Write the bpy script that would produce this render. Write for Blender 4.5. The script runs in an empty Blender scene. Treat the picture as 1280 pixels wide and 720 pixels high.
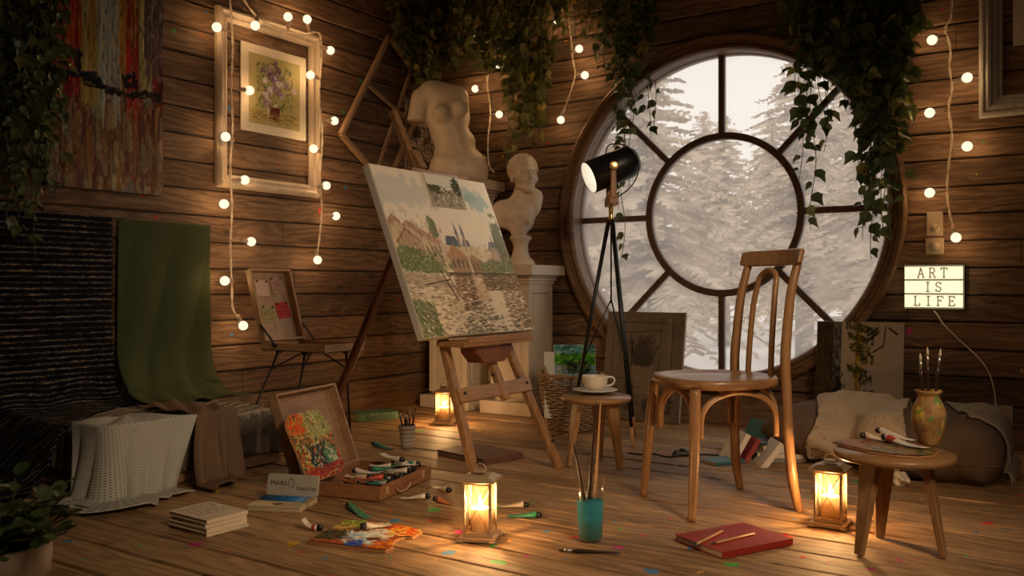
import bpy, bmesh, math, random
import numpy as np
from mathutils import Vector, Matrix, Euler
R = random.Random(7)
PI = math.pi
F = 1094.0; CX = 640.0; CY = 357.0; H = 0.79
AX, AY = 0.8335, 0.5526           # the camera's right direction in the room's axes
S = bpy.context.scene
COL = S.collection

def cam2w(x, d, z=0.0): return Vector((AX*x-AY*d, AY*x+AX*d, z))
def pf(px, py, z=0.0):            # point at height z seen at a pixel of the photograph
    d = (H-z)*F/(py-CY); return cam2w((px-CX)/F*d, d, z)
def pd(px, py, d): return cam2w((px-CX)/F*d, d, H-(py-CY)/F*d)
def pY(px, py, Y):
    u = (px-CX)/F; return pd(px, py, Y/(AY*u+AX))
def pX(px, py, X):
    u = (px-CX)/F; return pd(px, py, X/(AX*u-AY))
CAMYAW = math.atan2(AY, AX)

# ------------------------------------------------------------------ mesh collector
class MB:
    def __init__(s): s.v = []; s.f = []; s.m = []; s.uv = {}; s.sm = []
    def add(s, verts, faces, mi=0, M=None, smooth=False, uvs=None):
        b = len(s.v)
        for v in verts:
            v = Vector(v)
            s.v.append(tuple(M @ v) if M is not None else tuple(v))
        for k, f in enumerate(faces):
            s.f.append([b+i for i in f]); s.m.append(mi); s.sm.append(smooth)
            if uvs is not None: s.uv[len(s.f)-1] = [uvs[i] for i in f]
        return s
    def box(s, c, size, M=None, mi=0, top=1.0):
        x, y, z = (a/2 for a in size); t = top
        vs = [(-x,-y,-z),(x,-y,-z),(x,y,-z),(-x,y,-z),(-x*t,-y*t,z),(x*t,-y*t,z),(x*t,y*t,z),(-x*t,y*t,z)]
        vs = [(a+c[0], b+c[1], d+c[2]) for a, b, d in vs]
        return s.add(vs, [(0,3,2,1),(4,5,6,7),(0,1,5,4),(1,2,6,5),(2,3,7,6),(3,0,4,7)], mi, M)
    def bar(s, a, b, w, t, up=(0,0,1), mi=0, w2=None, t2=None):
        a = Vector(a); b = Vector(b); d = (b-a).normalized(); up = Vector(up)
        x = d.cross(up)
        if x.length < 1e-4: x = d.cross(Vector((1,0,0)))
        x.normalize(); y = x.cross(d).normalized()
        w2 = w if w2 is None else w2; t2 = t if t2 is None else t2
        vs = [a+x*sx*w/2+y*sy*t/2 for sx, sy in ((-1,-1),(1,-1),(1,1),(-1,1))] + \
             [b+x*sx*w2/2+y*sy*t2/2 for sx, sy in ((-1,-1),(1,-1),(1,1),(-1,1))]
        return s.add(vs, [(3,2,1,0),(4,5,6,7),(0,1,5,4),(1,2,6,5),(2,3,7,6),(3,0,4,7)], mi)
    def tube(s, pts, r, n=10, mi=0, closed=False, caps=True, flat=1.0, up=None):
        pts = [Vector(p) for p in pts]; N = len(pts)
        rs = r if isinstance(r, (list, tuple)) else [r]*N
        vs = []; T = None; x = None
        for i, p in enumerate(pts):
            if closed: d = pts[(i+1) % N]-pts[i-1]
            else: d = pts[min(i+1, N-1)]-pts[max(i-1, 0)]
            d.normalize()
            if x is None:
                x = d.cross(Vector(up) if up else Vector((0,0,1)))
                if x.length < 1e-3: x = d.cross(Vector((1,0,0)))
            x = (x-d*x.dot(d)).normalized(); y = d.cross(x)
            for k in range(n):
                a = 2*PI*k/n
                vs.append(p+x*math.cos(a)*rs[i]+y*math.sin(a)*rs[i]*flat)
        fs = []
        for i in range(N if closed else N-1):
            j = (i+1) % N
            for k in range(n):
                l = (k+1) % n
                fs.append((i*n+k, i*n+l, j*n+l, j*n+k))
        if caps and not closed:
            fs.append(tuple(reversed(range(n)))); fs.append(tuple((N-1)*n+k for k in range(n)))
        return s.add(vs, fs, mi, None, True)
    def lathe(s, prof, n=32, c=(0,0,0), mi=0, M=None, sx=1, sy=1, caps=True):
        vs = []; fs = []
        for r, z in prof:
            for k in range(n):
                a = 2*PI*k/n; vs.append((c[0]+r*math.cos(a)*sx, c[1]+r*math.sin(a)*sy, c[2]+z))
        for i in range(len(prof)-1):
            for k in range(n):
                l = (k+1) % n; fs.append((i*n+k, i*n+l, (i+1)*n+l, (i+1)*n+k))
        if caps and prof[0][0] > 1e-5: fs.append(tuple(reversed(range(n))))
        if caps and prof[-1][0] > 1e-5: fs.append(tuple((len(prof)-1)*n+k for k in range(n)))
        return s.add(vs, fs, mi, M, True)
    def prism(s, poly, z0, z1, M=None, mi=0):
        n = len(poly); vs = [(x,y,z0) for x,y in poly]+[(x,y,z1) for x,y in poly]
        fs = [tuple(reversed(range(n))), tuple(range(n,2*n))]+[(i,(i+1)%n,n+(i+1)%n,n+i) for i in range(n)]
        return s.add(vs, fs, mi, M)
    def grid(s, fn, nu, nv, mi=0, smooth=True, M=None):
        vs = []; uv = []
        for j in range(nv+1):
            for i in range(nu+1):
                q = fn(i/nu, j/nv); vs.append(q[:3]); uv.append(tuple(q[3:5]) if len(q) > 3 else (i/nu, j/nv))
        w = nu+1
        fs = [(j*w+i, j*w+i+1, (j+1)*w+i+1, (j+1)*w+i) for j in range(nv) for i in range(nu)]
        return s.add(vs, fs, mi, M, smooth, uv)
    def sphere(s, c, r, n=16, mi=0, sc=(1,1,1)):
        m = max(6, n//2)
        prof = [(max(1e-6, r*math.sin(PI*i/m)), -r*math.cos(PI*i/m)) for i in range(m+1)]
        M = Matrix.Translation(c) @ Matrix.Diagonal((*sc, 1))
        return s.lathe(prof, n, (0,0,0), mi, M)
    def build(s, name, mat, parent=None, loc=None, rot=None, bevel=0, solid=0, sub=0, weld=False, kind=None, label=None):
        me = bpy.data.meshes.new(name)
        me.from_pydata(s.v, [], s.f)
        mats = mat if isinstance(mat, (list, tuple)) else [mat]
        for m in mats: me.materials.append(m)
        me.polygons.foreach_set('material_index', s.m)
        me.polygons.foreach_set('use_smooth', s.sm)
        if s.uv:
            L = me.uv_layers.new(name='UVMap')
            for p in me.polygons:
                u = s.uv.get(p.index)
                if u:
                    for q, li in enumerate(p.loop_indices): L.data[li].uv = u[q]
        if weld:
            b = bmesh.new(); b.from_mesh(me); bmesh.ops.remove_doubles(b, verts=b.verts, dist=1e-5); b.to_mesh(me); b.free()
        me.update()
        o = bpy.data.objects.new(name, me); COL.objects.link(o)
        if loc is not None: o.location = loc
        if rot is not None: o.rotation_euler = rot
        if parent is not None: o.parent = parent
        if solid:
            q = o.modifiers.new('thick', 'SOLIDIFY'); q.thickness = solid; q.offset = 0
        if bevel:
            q = o.modifiers.new('bev', 'BEVEL'); q.width = bevel; q.segments = 2; q.limit_method = 'ANGLE'; q.angle_limit = 0.7
        if sub:
            q = o.modifiers.new('sub', 'SUBSURF'); q.levels = sub; q.render_levels = sub
        if kind: o['kind'] = kind
        if label: o['label'] = label
        return o

def empty(name, loc=(0,0,0), rz=0, label=None, cat=None, group=None, rot=None, M=None):
    o = bpy.data.objects.new(name, None); COL.objects.link(o)
    o.empty_display_size = .05
    if M is not None: o.matrix_world = M
    else:
        o.location = loc; o.rotation_euler = rot if rot is not None else (0,0,rz)
    return tag(o, label, cat, group)
def tag(o, label=None, cat=None, group=None):
    if label: o['label'] = label
    if cat: o['category'] = cat
    if group: o['group'] = group
    return o
def copy_tree(o, parent=None, loc=None, rz=None, label=None):
    c = o.copy(); COL.objects.link(c)
    if parent is not None: c.parent = parent
    if loc is not None: c.location = loc
    if rz is not None: c.rotation_euler = (0,0,rz)
    if label: c['label'] = label
    for ch in list(o.children): copy_tree(ch, c)
    return c

def bez(p, n=12):                 # Catmull-Rom through points
    P = [Vector(q) for q in p]; out = []
    for i in range(len(P)-1):
        a = P[max(i-1,0)]; b = P[i]; c = P[i+1]; d = P[min(i+2,len(P)-1)]
        for k in range(n):
            t = k/n
            out.append(.5*((2*b)+(c-a)*t+(2*a-5*b+4*c-d)*t*t+(3*b-a-3*c+d)*t**3))
    out.append(P[-1]); return out

# ------------------------------------------------------------------ surface nets
def snet(fn, lo, hi, h):
    xs = [np.arange(lo[i], hi[i]+h, h) for i in range(3)]
    G = np.meshgrid(*xs, indexing='ij'); V = fn(*G)
    nx, ny, nz = V.shape
    acc = np.zeros((nx-1,ny-1,nz-1,3)); cnt = np.zeros((nx-1,ny-1,nz-1))
    cs = [(a,b,c) for a in (0,1) for b in (0,1) for c in (0,1)]
    def sl(A, c): return A[c[0]:nx-1+c[0], c[1]:ny-1+c[1], c[2]:nz-1+c[2]]
    for a in cs:
        for ax in range(3):
            if a[ax] == 0:
                b = list(a); b[ax] = 1
                A = sl(V,a); B = sl(V,b); cr = (A<0) != (B<0)
                t = np.where(cr, A/np.where(cr, A-B, 1), 0)
                p = np.zeros(A.shape+(3,)); 
                for q in range(3): p[...,q] = a[q]
                p[...,ax] = t
                acc += p*cr[...,None]; cnt += cr
    act = cnt > 0
    idx = -np.ones(act.shape, int); idx[act] = np.arange(act.sum())
    I = np.argwhere(act); P = (I+acc[act]/cnt[act][:,None])*h+np.array([x[0] for x in xs])
    faces = []
    for ax in range(3):
        o1, o2 = [(1,2),(2,0),(0,1)][ax]
        s0 = [slice(1,-1)]*3; s0[ax] = slice(0, V.shape[ax]-1); s1 = list(s0); s1[ax] = slice(1, V.shape[ax])
        A = V[tuple(s0)]<0; B = V[tuple(s1)]<0
        for sgn in (0,1):
            W = np.argwhere((A & ~B) if sgn==0 else (~A & B))
            if not len(W): continue
            W = W+1; W[:,ax] -= 1
            def cell(d1, d2):
                q = W.copy(); q[:,o1] += d1; q[:,o2] += d2; return idx[q[:,0],q[:,1],q[:,2]]
            f = np.stack([cell(-1,-1), cell(0,-1), cell(0,0), cell(-1,0)], 1)
            if sgn: f = f[:, ::-1]
            faces += f.tolist()
    return P.tolist(), faces
def smin(a, b, k):
    h = np.clip(.5+.5*(b-a)/k, 0, 1); return b*(1-h)+a*h-k*h*(1-h)
def smax(a, b, k): return -smin(-a, -b, k)
def ell(x, y, z, c, r, rz=0, ry=0):
    X = x-c[0]; Y = y-c[1]; Z = z-c[2]
    if rz: X, Y = X*math.cos(rz)+Y*math.sin(rz), -X*math.sin(rz)+Y*math.cos(rz)
    if ry: X, Z = X*math.cos(ry)-Z*math.sin(ry), X*math.sin(ry)+Z*math.cos(ry)
    k0 = np.sqrt((X/r[0])**2+(Y/r[1])**2+(Z/r[2])**2)
    k1 = np.sqrt((X/r[0]**2)**2+(Y/r[1]**2)**2+(Z/r[2]**2)**2)+1e-9
    return k0*(k0-1)/k1
def cap(x, y, z, a, b, ra, rb):
    ba = [b[i]-a[i] for i in range(3)]; L = sum(q*q for q in ba)
    t = np.clip(((x-a[0])*ba[0]+(y-a[1])*ba[1]+(z-a[2])*ba[2])/L, 0, 1)
    return np.sqrt((x-a[0]-t*ba[0])**2+(y-a[1]-t*ba[1])**2+(z-a[2]-t*ba[2])**2)-(ra+(rb-ra)*t)
# ------------------------------------------------------------------ value noise
def vnoise(x, y, seed=0):
    xi = np.floor(x).astype(int); yi = np.floor(y).astype(int); fx = x-xi; fy = y-yi
    fx = fx*fx*(3-2*fx); fy = fy*fy*(3-2*fy)
    def hsh(a, b):
        n = (a*374761393+b*668265263+seed*1442695041) & 0xffffffff
        n = ((n ^ (n >> 13))*1274126177) & 0xffffffff
        return ((n ^ (n >> 16)) & 0xffff)/65535.0
    return (hsh(xi,yi)*(1-fx)+hsh(xi+1,yi)*fx)*(1-fy)+(hsh(xi,yi+1)*(1-fx)+hsh(xi+1,yi+1)*fx)*fy
def fbm(x, y, seed=0, o=4):
    a = 0; w = .5
    for i in range(o): a = a+w*vnoise(x*2**i, y*2**i, seed+i*17); w *= .5
    return a
# ------------------------------------------------------------------ painter: pigment laid on a dense grid of vertices
class Paint:
    def __init__(s, W, Hh, base=(1,1,1)):
        s.W = W; s.H = Hh; s.a = np.ones((Hh, W, 3))*np.array(base)
        s.Y, s.X = np.mgrid[0:Hh, 0:W]; s.x = (s.X+.5)/W; s.y = (s.Y+.5)/Hh   # y from the top
    def mix(s, mask, col, al=1.0):
        m = (np.clip(mask, 0, 1)*al)[..., None]; s.a = s.a*(1-m)+np.array(col)*m
    def poly(s, pts, col, al=1.0):
        ins = np.zeros(s.x.shape, bool); n = len(pts)
        for i in range(n):
            x0,y0 = pts[i]; x1,y1 = pts[(i+1)%n]
            if y0 == y1: continue
            c = ((s.y < y0) != (s.y < y1)) & (s.x < (x1-x0)*(s.y-y0)/(y1-y0)+x0)
            ins ^= c
        s.mix(ins, col, al)
    def rect(s, x0, y0, x1, y1, col, al=1.0): s.mix((s.x>=x0)&(s.x<=x1)&(s.y>=y0)&(s.y<=y1), col, al)
    def blob(s, x, y, rx, ry, col, al=1.0, rough=.5, seed=0, soft=.3):
        d = np.sqrt(((s.x-x)/rx)**2+((s.y-y)/ry)**2)+rough*(fbm(s.x*22, s.y*22, seed)-.5)*2
        s.mix((1-d)/soft+.5, col, al)
    def line(s, x0, y0, x1, y1, w, col, al=1.0):
        L = (x1-x0)**2+(y1-y0)**2+1e-9
        t = np.clip(((s.x-x0)*(x1-x0)+(s.y-y0)*(y1-y0))/L, 0, 1)
        d = np.sqrt((s.x-x0-t*(x1-x0))**2+(s.y-y0-t*(y1-y0))**2); s.mix((w-d)*s.W*.8+.5, col, al)
    def strokes(s, n, reg, L, w, ang, cols, al=.8, seed=1, dang=.3):
        r = random.Random(seed)
        for i in range(n):
            x = r.uniform(reg[0], reg[2]); y = r.uniform(reg[1], reg[3]); a = ang+r.uniform(-dang, dang); l = L*r.uniform(.4,1)
            ww = w*r.uniform(.5,1)
            m = 4*ww+l
            x0 = int(max(0,(x-m)*s.W)); x1 = int(min(s.W,(x+m)*s.W)); y0 = int(max(0,(y-m)*s.H)); y1 = int(min(s.H,(y+m)*s.H))
            if x1<=x0 or y1<=y0: continue
            X = s.x[y0:y1,x0:x1]-x; Y = s.y[y0:y1,x0:x1]-y
            t = np.clip(X*math.cos(a)+Y*math.sin(a), -l/2, l/2)
            d = np.sqrt((X-t*math.cos(a))**2+(Y-t*math.sin(a))**2)
            mk = (np.clip((ww-d)*s.W*.7+.5, 0, 1)*al)[...,None]
            c = np.array(r.choice(cols))*r.uniform(.85,1.12)
            s.a[y0:y1,x0:x1] = s.a[y0:y1,x0:x1]*(1-mk)+c*mk
def painted(name, P, w, h, mat, parent, M=None, relief=0.0, label=None):
    """a sheet w x h in the local XZ plane (facing -Y), its pigment stored per vertex"""
    W, Hh = P.W, P.H; me = bpy.data.meshes.new(name)
    X, Z = np.meshgrid(np.linspace(-w/2, w/2, W), np.linspace(h, 0, Hh))
    lum = P.a.mean(-1); Yv = -relief*(lum-.5)
    co = np.stack([X, Yv, Z], -1).reshape(-1,3)
    idx = np.arange(W*Hh).reshape(Hh, W)
    f = np.stack([idx[1:,:-1], idx[1:,1:], idx[:-1,1:], idx[:-1,:-1]], -1).reshape(-1,4)
    me.vertices.add(W*Hh); me.vertices.foreach_set('co', co.ravel())
    me.loops.add(f.size); me.loops.foreach_set('vertex_index', f.ravel().astype(np.int32))
    me.polygons.add(len(f)); me.polygons.foreach_set('loop_start', np.arange(0, f.size, 4, dtype=np.int32))
    me.update(calc_edges=True)
    me.materials.append(mat)
    ca = me.color_attributes.new('pigment', 'FLOAT_COLOR', 'POINT')
    c = np.clip(P.a, 0, 1)**2.2
    ca.data.foreach_set('color', np.concatenate([c.reshape(-1,3), np.ones((W*Hh,1))], 1).ravel())
    o = bpy.data.objects.new(name, me); COL.objects.link(o)
    if parent is not None: o.parent = parent
    if M is not None: o.matrix_local = M
    if label: o['label'] = label
    return o

# ------------------------------------------------------------------ materials
class NT:
    def __init__(s, name):
        s.m = bpy.data.materials.new(name); s.m.use_nodes = True; s.t = s.m.node_tree
        s.t.nodes.clear(); s.out = s.n('OutputMaterial')
    def n(s, typ, ins=None, **kw):
        q = s.t.nodes.new('ShaderNode'+typ)
        for k, v in kw.items(): setattr(q, k, v)
        for k, v in (ins or {}).items(): s.set(q, k, v)
        return q
    def set(s, q, k, v):
        i = q.inputs[k]
        if isinstance(v, bpy.types.NodeSocket): s.t.links.new(v, i)
        elif isinstance(v, bpy.types.Node): s.t.links.new(v.outputs[0], i)
        else:
            if hasattr(i, 'default_value'):
                if isinstance(v, (tuple, list)) and len(v) == 3 and i.type == 'RGBA': v = (*v, 1)
                i.default_value = v
    def math(s, op, a, b=None, c=None):
        q = s.n('Math', operation=op); s.set(q, 0, a)
        if b is not None: s.set(q, 1, b)
        if c is not None: s.set(q, 2, c)
        return q.outputs[0]
    def mixc(s, f, a, b, bt='MIX'):
        q = s.n('Mix', data_type='RGBA', blend_type=bt); s.set(q, 0, f); s.set(q, 6, a); s.set(q, 7, b); return q.outputs[2]
    def ramp(s, f, st, interp='LINEAR'):
        q = s.n('ValToRGB'); cr = q.color_ramp; cr.interpolation = interp
        while len(cr.elements) < len(st): cr.elements.new(.5)
        for e, (p, c) in zip(cr.elements, st):
            e.position = p; e.color = (*c, 1) if len(c) == 3 else c
        s.set(q, 0, f); return q.outputs[0]
    def coords(s, kind='Object'): return s.n('TexCoord').outputs[kind]
    def mapv(s, v, scale=(1,1,1), loc=(0,0,0), rot=(0,0,0)):
        q = s.n('Mapping'); s.set(q, 'Vector', v); q.inputs['Scale'].default_value = scale
        q.inputs['Location'].default_value = loc; q.inputs['Rotation'].default_value = rot; return q.outputs[0]
    def noise(s, v, scale, detail=3, rough=.55, dist=0): 
        q = s.n('TexNoise', {'Scale': scale, 'Detail': detail, 'Roughness': rough, 'Distortion': dist}); s.set(q, 'Vector', v); return q.outputs['Fac']
    def bump(s, h, strength=.3, dist=.01):
        return s.n('Bump', {'Height': h, 'Strength': strength, 'Distance': dist}).outputs[0]
    def pbsdf(s, col, rough=.6, normal=None, metal=0, spec=.5, **kw):
        q = s.n('BsdfPrincipled'); s.set(q, 'Base Color', col); s.set(q, 'Roughness', rough); s.set(q, 'Metallic', metal)
        s.set(q, 'Specular IOR Level', spec)
        if normal is not None: s.set(q, 'Normal', normal)
        for k, v in kw.items(): s.set(q, k, v)
        s.t.links.new(q.outputs[0], s.out.inputs[0]); return s.m

def m_plain(name, col, rough=.5, metal=0, var=.12, scale=25, bump=.1, spec=.5, **kw):
    t = NT(name); v = t.coords(); f = t.noise(v, scale, 4)
    c = t.mixc(f, tuple(x*(1-var) for x in col), tuple(min(1, x*(1+var)) for x in col))
    return t.pbsdf(c, rough, t.bump(f, bump, .004), metal, spec, **kw)
def m_wood(name, c1, c2, axis=2, scale=1.0, rough=.5, bump=.25, spec=.4):
    t = NT(name); v = t.coords(); sc = [14*scale]*3; sc[axis] = 1.1*scale
    m = t.mapv(v, sc); f = t.noise(m, 2.2, 5, .6, 1.2); f2 = t.noise(t.mapv(v, [x*4 for x in sc]), 3, 3, .7)
    g = t.math('ADD', t.math('MULTIPLY', f, .7), t.math('MULTIPLY', f2, .3))
    c = t.ramp(g, [(.32, c1), (.62, c2)]); return t.pbsdf(c, rough, t.bump(g, bump, .003), 0, spec)
def m_paint(name, rough=.6, bump=.3, scale=60):
    t = NT(name); a = t.n('VertexColor', layer_name='pigment'); v = t.coords()
    f = t.noise(v, scale, 4, .7); return t.pbsdf(a.outputs[0], rough, t.bump(f, bump, .004), 0, .25)
def m_emit(name, col, st):
    t = NT(name); e = t.n('Emission', {'Color': col, 'Strength': st}); t.t.links.new(e.outputs[0], t.out.inputs[0]); return t.m
def splat2(t, A, B, col, scale, prob, size, seed=0.0):
    """dried drops of paint on a flat face, laid out over its two axes"""
    c = t.n('CombineXYZ'); t.set(c, 0, t.math('ADD', A, seed)); t.set(c, 1, t.math('ADD', B, seed*1.7)); v = c.outputs[0]
    nz = t.n('TexNoise', {'Scale': 26.0, 'Detail': 2}); t.set(nz, 'Vector', v)
    d = t.n('VectorMath', operation='SCALE'); t.set(d, 0, nz.outputs['Color']); d.inputs['Scale'].default_value = .05
    w = t.n('VectorMath', operation='ADD'); t.set(w, 0, v); t.set(w, 1, d.outputs[0])
    vo = t.n('TexVoronoi', {'Scale': scale, 'Randomness': 1.0}, voronoi_dimensions='2D'); t.set(vo, 'Vector', w.outputs[0])
    sep = t.n('SeparateColor'); t.set(sep, 0, vo.outputs['Color'])
    r = t.math('MULTIPLY', t.math('ADD', .35, t.math('POWER', sep.outputs[1], 2.5)), size*scale)
    fac = t.math('MULTIPLY', t.math('MULTIPLY', t.math('LESS_THAN', vo.outputs['Distance'], r), t.math('LESS_THAN', sep.outputs[0], prob)), .88)
    pal = t.ramp(sep.outputs[2], [(0,(.62,.015,.01)),(.3,(.02,.42,.05)),(.5,(.55,.02,.22)),(.66,(.02,.20,.45)),(.82,(.70,.38,.02))], 'CONSTANT')
    return t.mixc(fac, col, pal)
def splat(t, v, col, scale, prob, size, seed=0.0):
    """dried drops of paint: own colours, own outline"""
    w = t.n('VectorMath', operation='ADD'); t.set(w, 0, v)
    nz = t.n('TexNoise', {'Scale': scale*3.0, 'Detail': 2}); t.set(nz, 'Vector', v)
    d = t.n('VectorMath', operation='SCALE'); t.set(d, 0, nz.outputs['Color']); d.inputs['Scale'].default_value = .35/scale
    t.set(w, 1, d.outputs[0])
    vo = t.n('TexVoronoi', {'Scale': scale, 'Randomness': 1.0}); t.set(vo, 'Vector', t.mapv(w.outputs[0], loc=(seed,seed*.7,seed*1.3)))
    sep = t.n('SeparateColor'); t.set(sep, 0, vo.outputs['Color'])
    r = t.math('MULTIPLY', t.math('POWER', sep.outputs[1], 2.0), size)
    on = t.math('LESS_THAN', vo.outputs['Distance'], r)
    pr = t.math('LESS_THAN', sep.outputs[0], prob)
    fac = t.math('MULTIPLY', t.math('MULTIPLY', on, pr), .85)
    pal = t.ramp(sep.outputs[2], [(0,(.45,.01,.01)),(.3,(.01,.28,.03)),(.5,(.42,.01,.16)),(.68,(.01,.12,.3)),(.82,(.5,.26,.01))], 'CONSTANT')
    return t.mixc(fac, col, pal)
def m_boards(name, along, across, pitch, off, cols, rough=.55, splt=(6,.36,.010), bump=.9, gs=1.0, knots=.8):
    t = NT(name); v = t.coords(); sp = t.n('SeparateXYZ'); t.set(sp, 0, v)
    A = sp.outputs[along]; B = sp.outputs[across]
    bid = t.math('FLOOR', t.math('DIVIDE', t.math('SUBTRACT', B, off), pitch))
    wn = t.n('TexWhiteNoise', noise_dimensions='1D'); t.set(wn, 'W', t.math('ADD', bid, 3.7)); rv = wn.outputs['Value']
    cmb = t.n('CombineXYZ'); t.set(cmb, 0, t.math('ADD', A, t.math('MULTIPLY', rv, 31))); t.set(cmb, 1, B); t.set(cmb, 2, t.math('MULTIPLY', rv, 7))
    V = cmb.outputs[0]
    vk = t.n('TexVoronoi', {'Scale': 1.0}); t.set(vk, 'Vector', t.mapv(V, (2.2, 7.4, 1)))
    kd = vk.outputs['Distance']
    warp = t.noise(t.mapv(V, (1.3*gs, 7*gs, 1)), 1.5, 3, .5, .4)
    rings = t.math('SINE', t.math('ADD', t.math('MULTIPLY', B, 160*gs), t.math('ADD', t.math('MULTIPLY', warp, 34), t.math('MULTIPLY', t.math('DIVIDE', .35, t.math('ADD', kd, .08)), 4))))
    fine = t.noise(t.mapv(V, (6*gs, 150*gs, 1)), 1.6, 4, .7)
    fib = t.noise(t.mapv(V, (22*gs, 420*gs, 1)), 1.0, 3, .8)
    g = t.math('ADD', t.math('MULTIPLY', rings, .12), t.math('ADD', t.math('MULTIPLY', fine, .85), t.math('ADD', t.math('MULTIPLY', fib, .45), t.math('MULTIPLY', warp, .35))))
    g = t.math('SUBTRACT', g, .32)
    g = t.math('ADD', g, t.math('MULTIPLY', t.math('SUBTRACT', rv, .5), .26))
    c = t.ramp(g, [(.2, cols[0]), (.5, cols[1]), (.85, cols[2])])
    kn = t.ramp(kd, [(.05, (1,1,1)), (.16, (0,0,0))])
    c = t.mixc(t.math('MULTIPLY', kn, knots), c, tuple(x*.35 for x in cols[0]))
    crack = t.noise(t.mapv(V, (2.5, 60, 1)), 1.3, 3, .6)
    ck = t.ramp(crack, [(.30, (1,1,1)), (.345, (0,0,0))])
    c = t.mixc(t.math('MULTIPLY', ck, .8), c, tuple(x*.25 for x in cols[0]))
    blot = t.noise(V, 2.3, 3); c = t.mixc(t.math('MULTIPLY', blot, .55), c, tuple(x*.55 for x in cols[1]))
    c = splat2(t, A, B, c, splt[0], splt[1], splt[2], 2.3); c = splat2(t, A, B, c, splt[0]*1.9, splt[1]*.5, splt[2]*.45, 5.1)
    hgt = t.math('SUBTRACT', g, t.math('MULTIPLY', ck, 1.2))
    return t.pbsdf(c, t.math('ADD', rough, t.math('MULTIPLY', fine, .15)), t.bump(hgt, bump, .004), 0, .35)
# ================================================================== light, camera
w = bpy.data.worlds.new('overcast'); S.world = w; w.use_nodes = True
bg = w.node_tree.nodes['Background']; bg.inputs[0].default_value = (1.0,.92,.835,1); bg.inputs[1].default_value = 1.06
def lamp(name, loc, energy, col, radius=.02, typ='POINT', parent=None):
    l = bpy.data.lights.new(name, typ); l.energy = energy; l.color = col
    if typ == 'POINT': l.shadow_soft_size = radius
    o = bpy.data.objects.new(name, l); COL.objects.link(o); o.location = loc
    if parent is not None: o.parent = parent
    return o
# ================================================================== the room
XL, YB, XR, YF, ZC = -3.80, 4.84, 2.4, -1.9, 2.75
WALLC = [(.050,.026,.013), (.158,.088,.048), (.34,.21,.125)]
M_wallB = m_boards('back_wall_boards', 0, 2, .135, .068, WALLC)
M_wallL = m_boards('side_wall_boards', 1, 2, .135, .068, WALLC)
M_floor = m_boards('floor_boards', 0, 1, .16, 1.53, [(.13,.070,.032), (.34,.20,.095), (.60,.39,.21)], .45, (5.5,.62,.017), .8, .8, .35)
M_gap = m_plain('dark_backing', (.012,.008,.006), .9)
M_ceil = m_boards('ceiling_boards', 0, 1, .16, 0, WALLC)
WC = pY(895, 267, YB); WX, WZ, WR = WC.x, WC.z, .965      # centre and rough radius of the opening
def planks(mb, u0, u1, v0, v1, pitch, off, put, seed, hole=None, gap=.006, ch=.007, lens=(1.6,3.4), du=.03):
    r = random.Random(seed); k = math.floor((v0-off)/pitch)
    while off+k*pitch < v1:
        a = max(off+k*pitch, v0)+gap/2; b = min(off+(k+1)*pitch, v1)-gap/2; k += 1
        if b-a < .01: continue
        u = u0-r.uniform(0, 2)
        while u < u1:
            e = u+r.uniform(*lens); s0, s1 = max(u, u0), min(e-.003, u1); u = e
            if s1-s0 < .01: continue
            lift = r.uniform(0, .0035)
            segs = [(s0, s1)]
            if hole:
                n = max(1, int((s1-s0)/du)); segs = [(s0+(s1-s0)*i/n, s0+(s1-s0)*(i+1)/n) for i in range(n)]
            for (x0, x1) in segs:
                parts = [((a, b), (a, b))]
                if hole:
                    hx, hz, hr = hole
                    def cut(x):
                        q = hr*hr-(x-hx)**2
                        if q <= 0: return None
                        q = math.sqrt(q); return hz-q, hz+q
                    c0, c1 = cut(x0), cut(x1)
                    if c0 is None and c1 is None: pass
                    else:
                        c0 = c0 or (hz, hz); c1 = c1 or (hz, hz)
                        parts = [((a, min(b, c0[0])), (a, min(b, c1[0]))), ((max(a, c0[1]), b), (max(a, c1[1]), b))]
                for (p0, p1) in parts:
                    if p0[1]-p0[0] < 1e-4 and p1[1]-p1[0] < 1e-4: continue
                    p0 = (p0[0], max(p0)); p1 = (p1[0], max(p1))
                    c = ch
                    h0 = min(c, (p0[1]-p0[0])/2); h1 = min(c, (p1[1]-p1[0])/2)
                    pts = [(x0,p0[0],-c),(x1,p1[0],-c),(x1,p1[0]+h1,lift),(x0,p0[0]+h0,lift),(x1,p1[1]-h1,lift),(x0,p0[1]-h0,lift),(x1,p1[1],-c),(x0,p0[1],-c)]
                    mb.add([put(*q) for q in pts], [(0,1,2,3),(3,2,4,5),(5,4,6,7)])
            # end faces are hidden by the next board
mb = MB(); planks(mb, XL, XR, 0, ZC, .135, .068, lambda u,v,w: (u, YB-w, v), 1, hole=(WX, WZ, WR))
mb.build('wall_back', M_wallB, kind='structure')
mb = MB()
n = 96
for (r0, y) in ((WR+.002, YB+.012),):     # solid backing behind the boards, with the round opening
    ring = [(WX+r0*math.cos(2*PI*i/n), y, WZ+r0*math.sin(2*PI*i/n)) for i in range(n)]
    outer = []
    for i in range(n):
        a = 2*PI*i/n; c, s_ = math.cos(a), math.sin(a)
        ts = []
        if c > 1e-6: ts.append((XR-WX)/c)
        if c < -1e-6: ts.append((XL-.3-WX)/c)
        if s_ > 1e-6: ts.append((ZC-WZ)/s_)
        if s_ < -1e-6: ts.append((-.05-WZ)/s_)
        t_ = min(ts); outer.append((WX+c*t_, y, WZ+s_*t_))
    for yy in (0, .16):
        mb.add([(a,b+yy,c) for a,b,c in ring+outer], [(i,(i+1)%n,n+(i+1)%n,n+i) for i in range(n)])
mb.build('wall_back_core', M_gap, kind='structure')
mb = MB(); planks(mb, YF, YB, 0, ZC, .135, .068, lambda u,v,w: (XL+w, u, v), 2)
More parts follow.
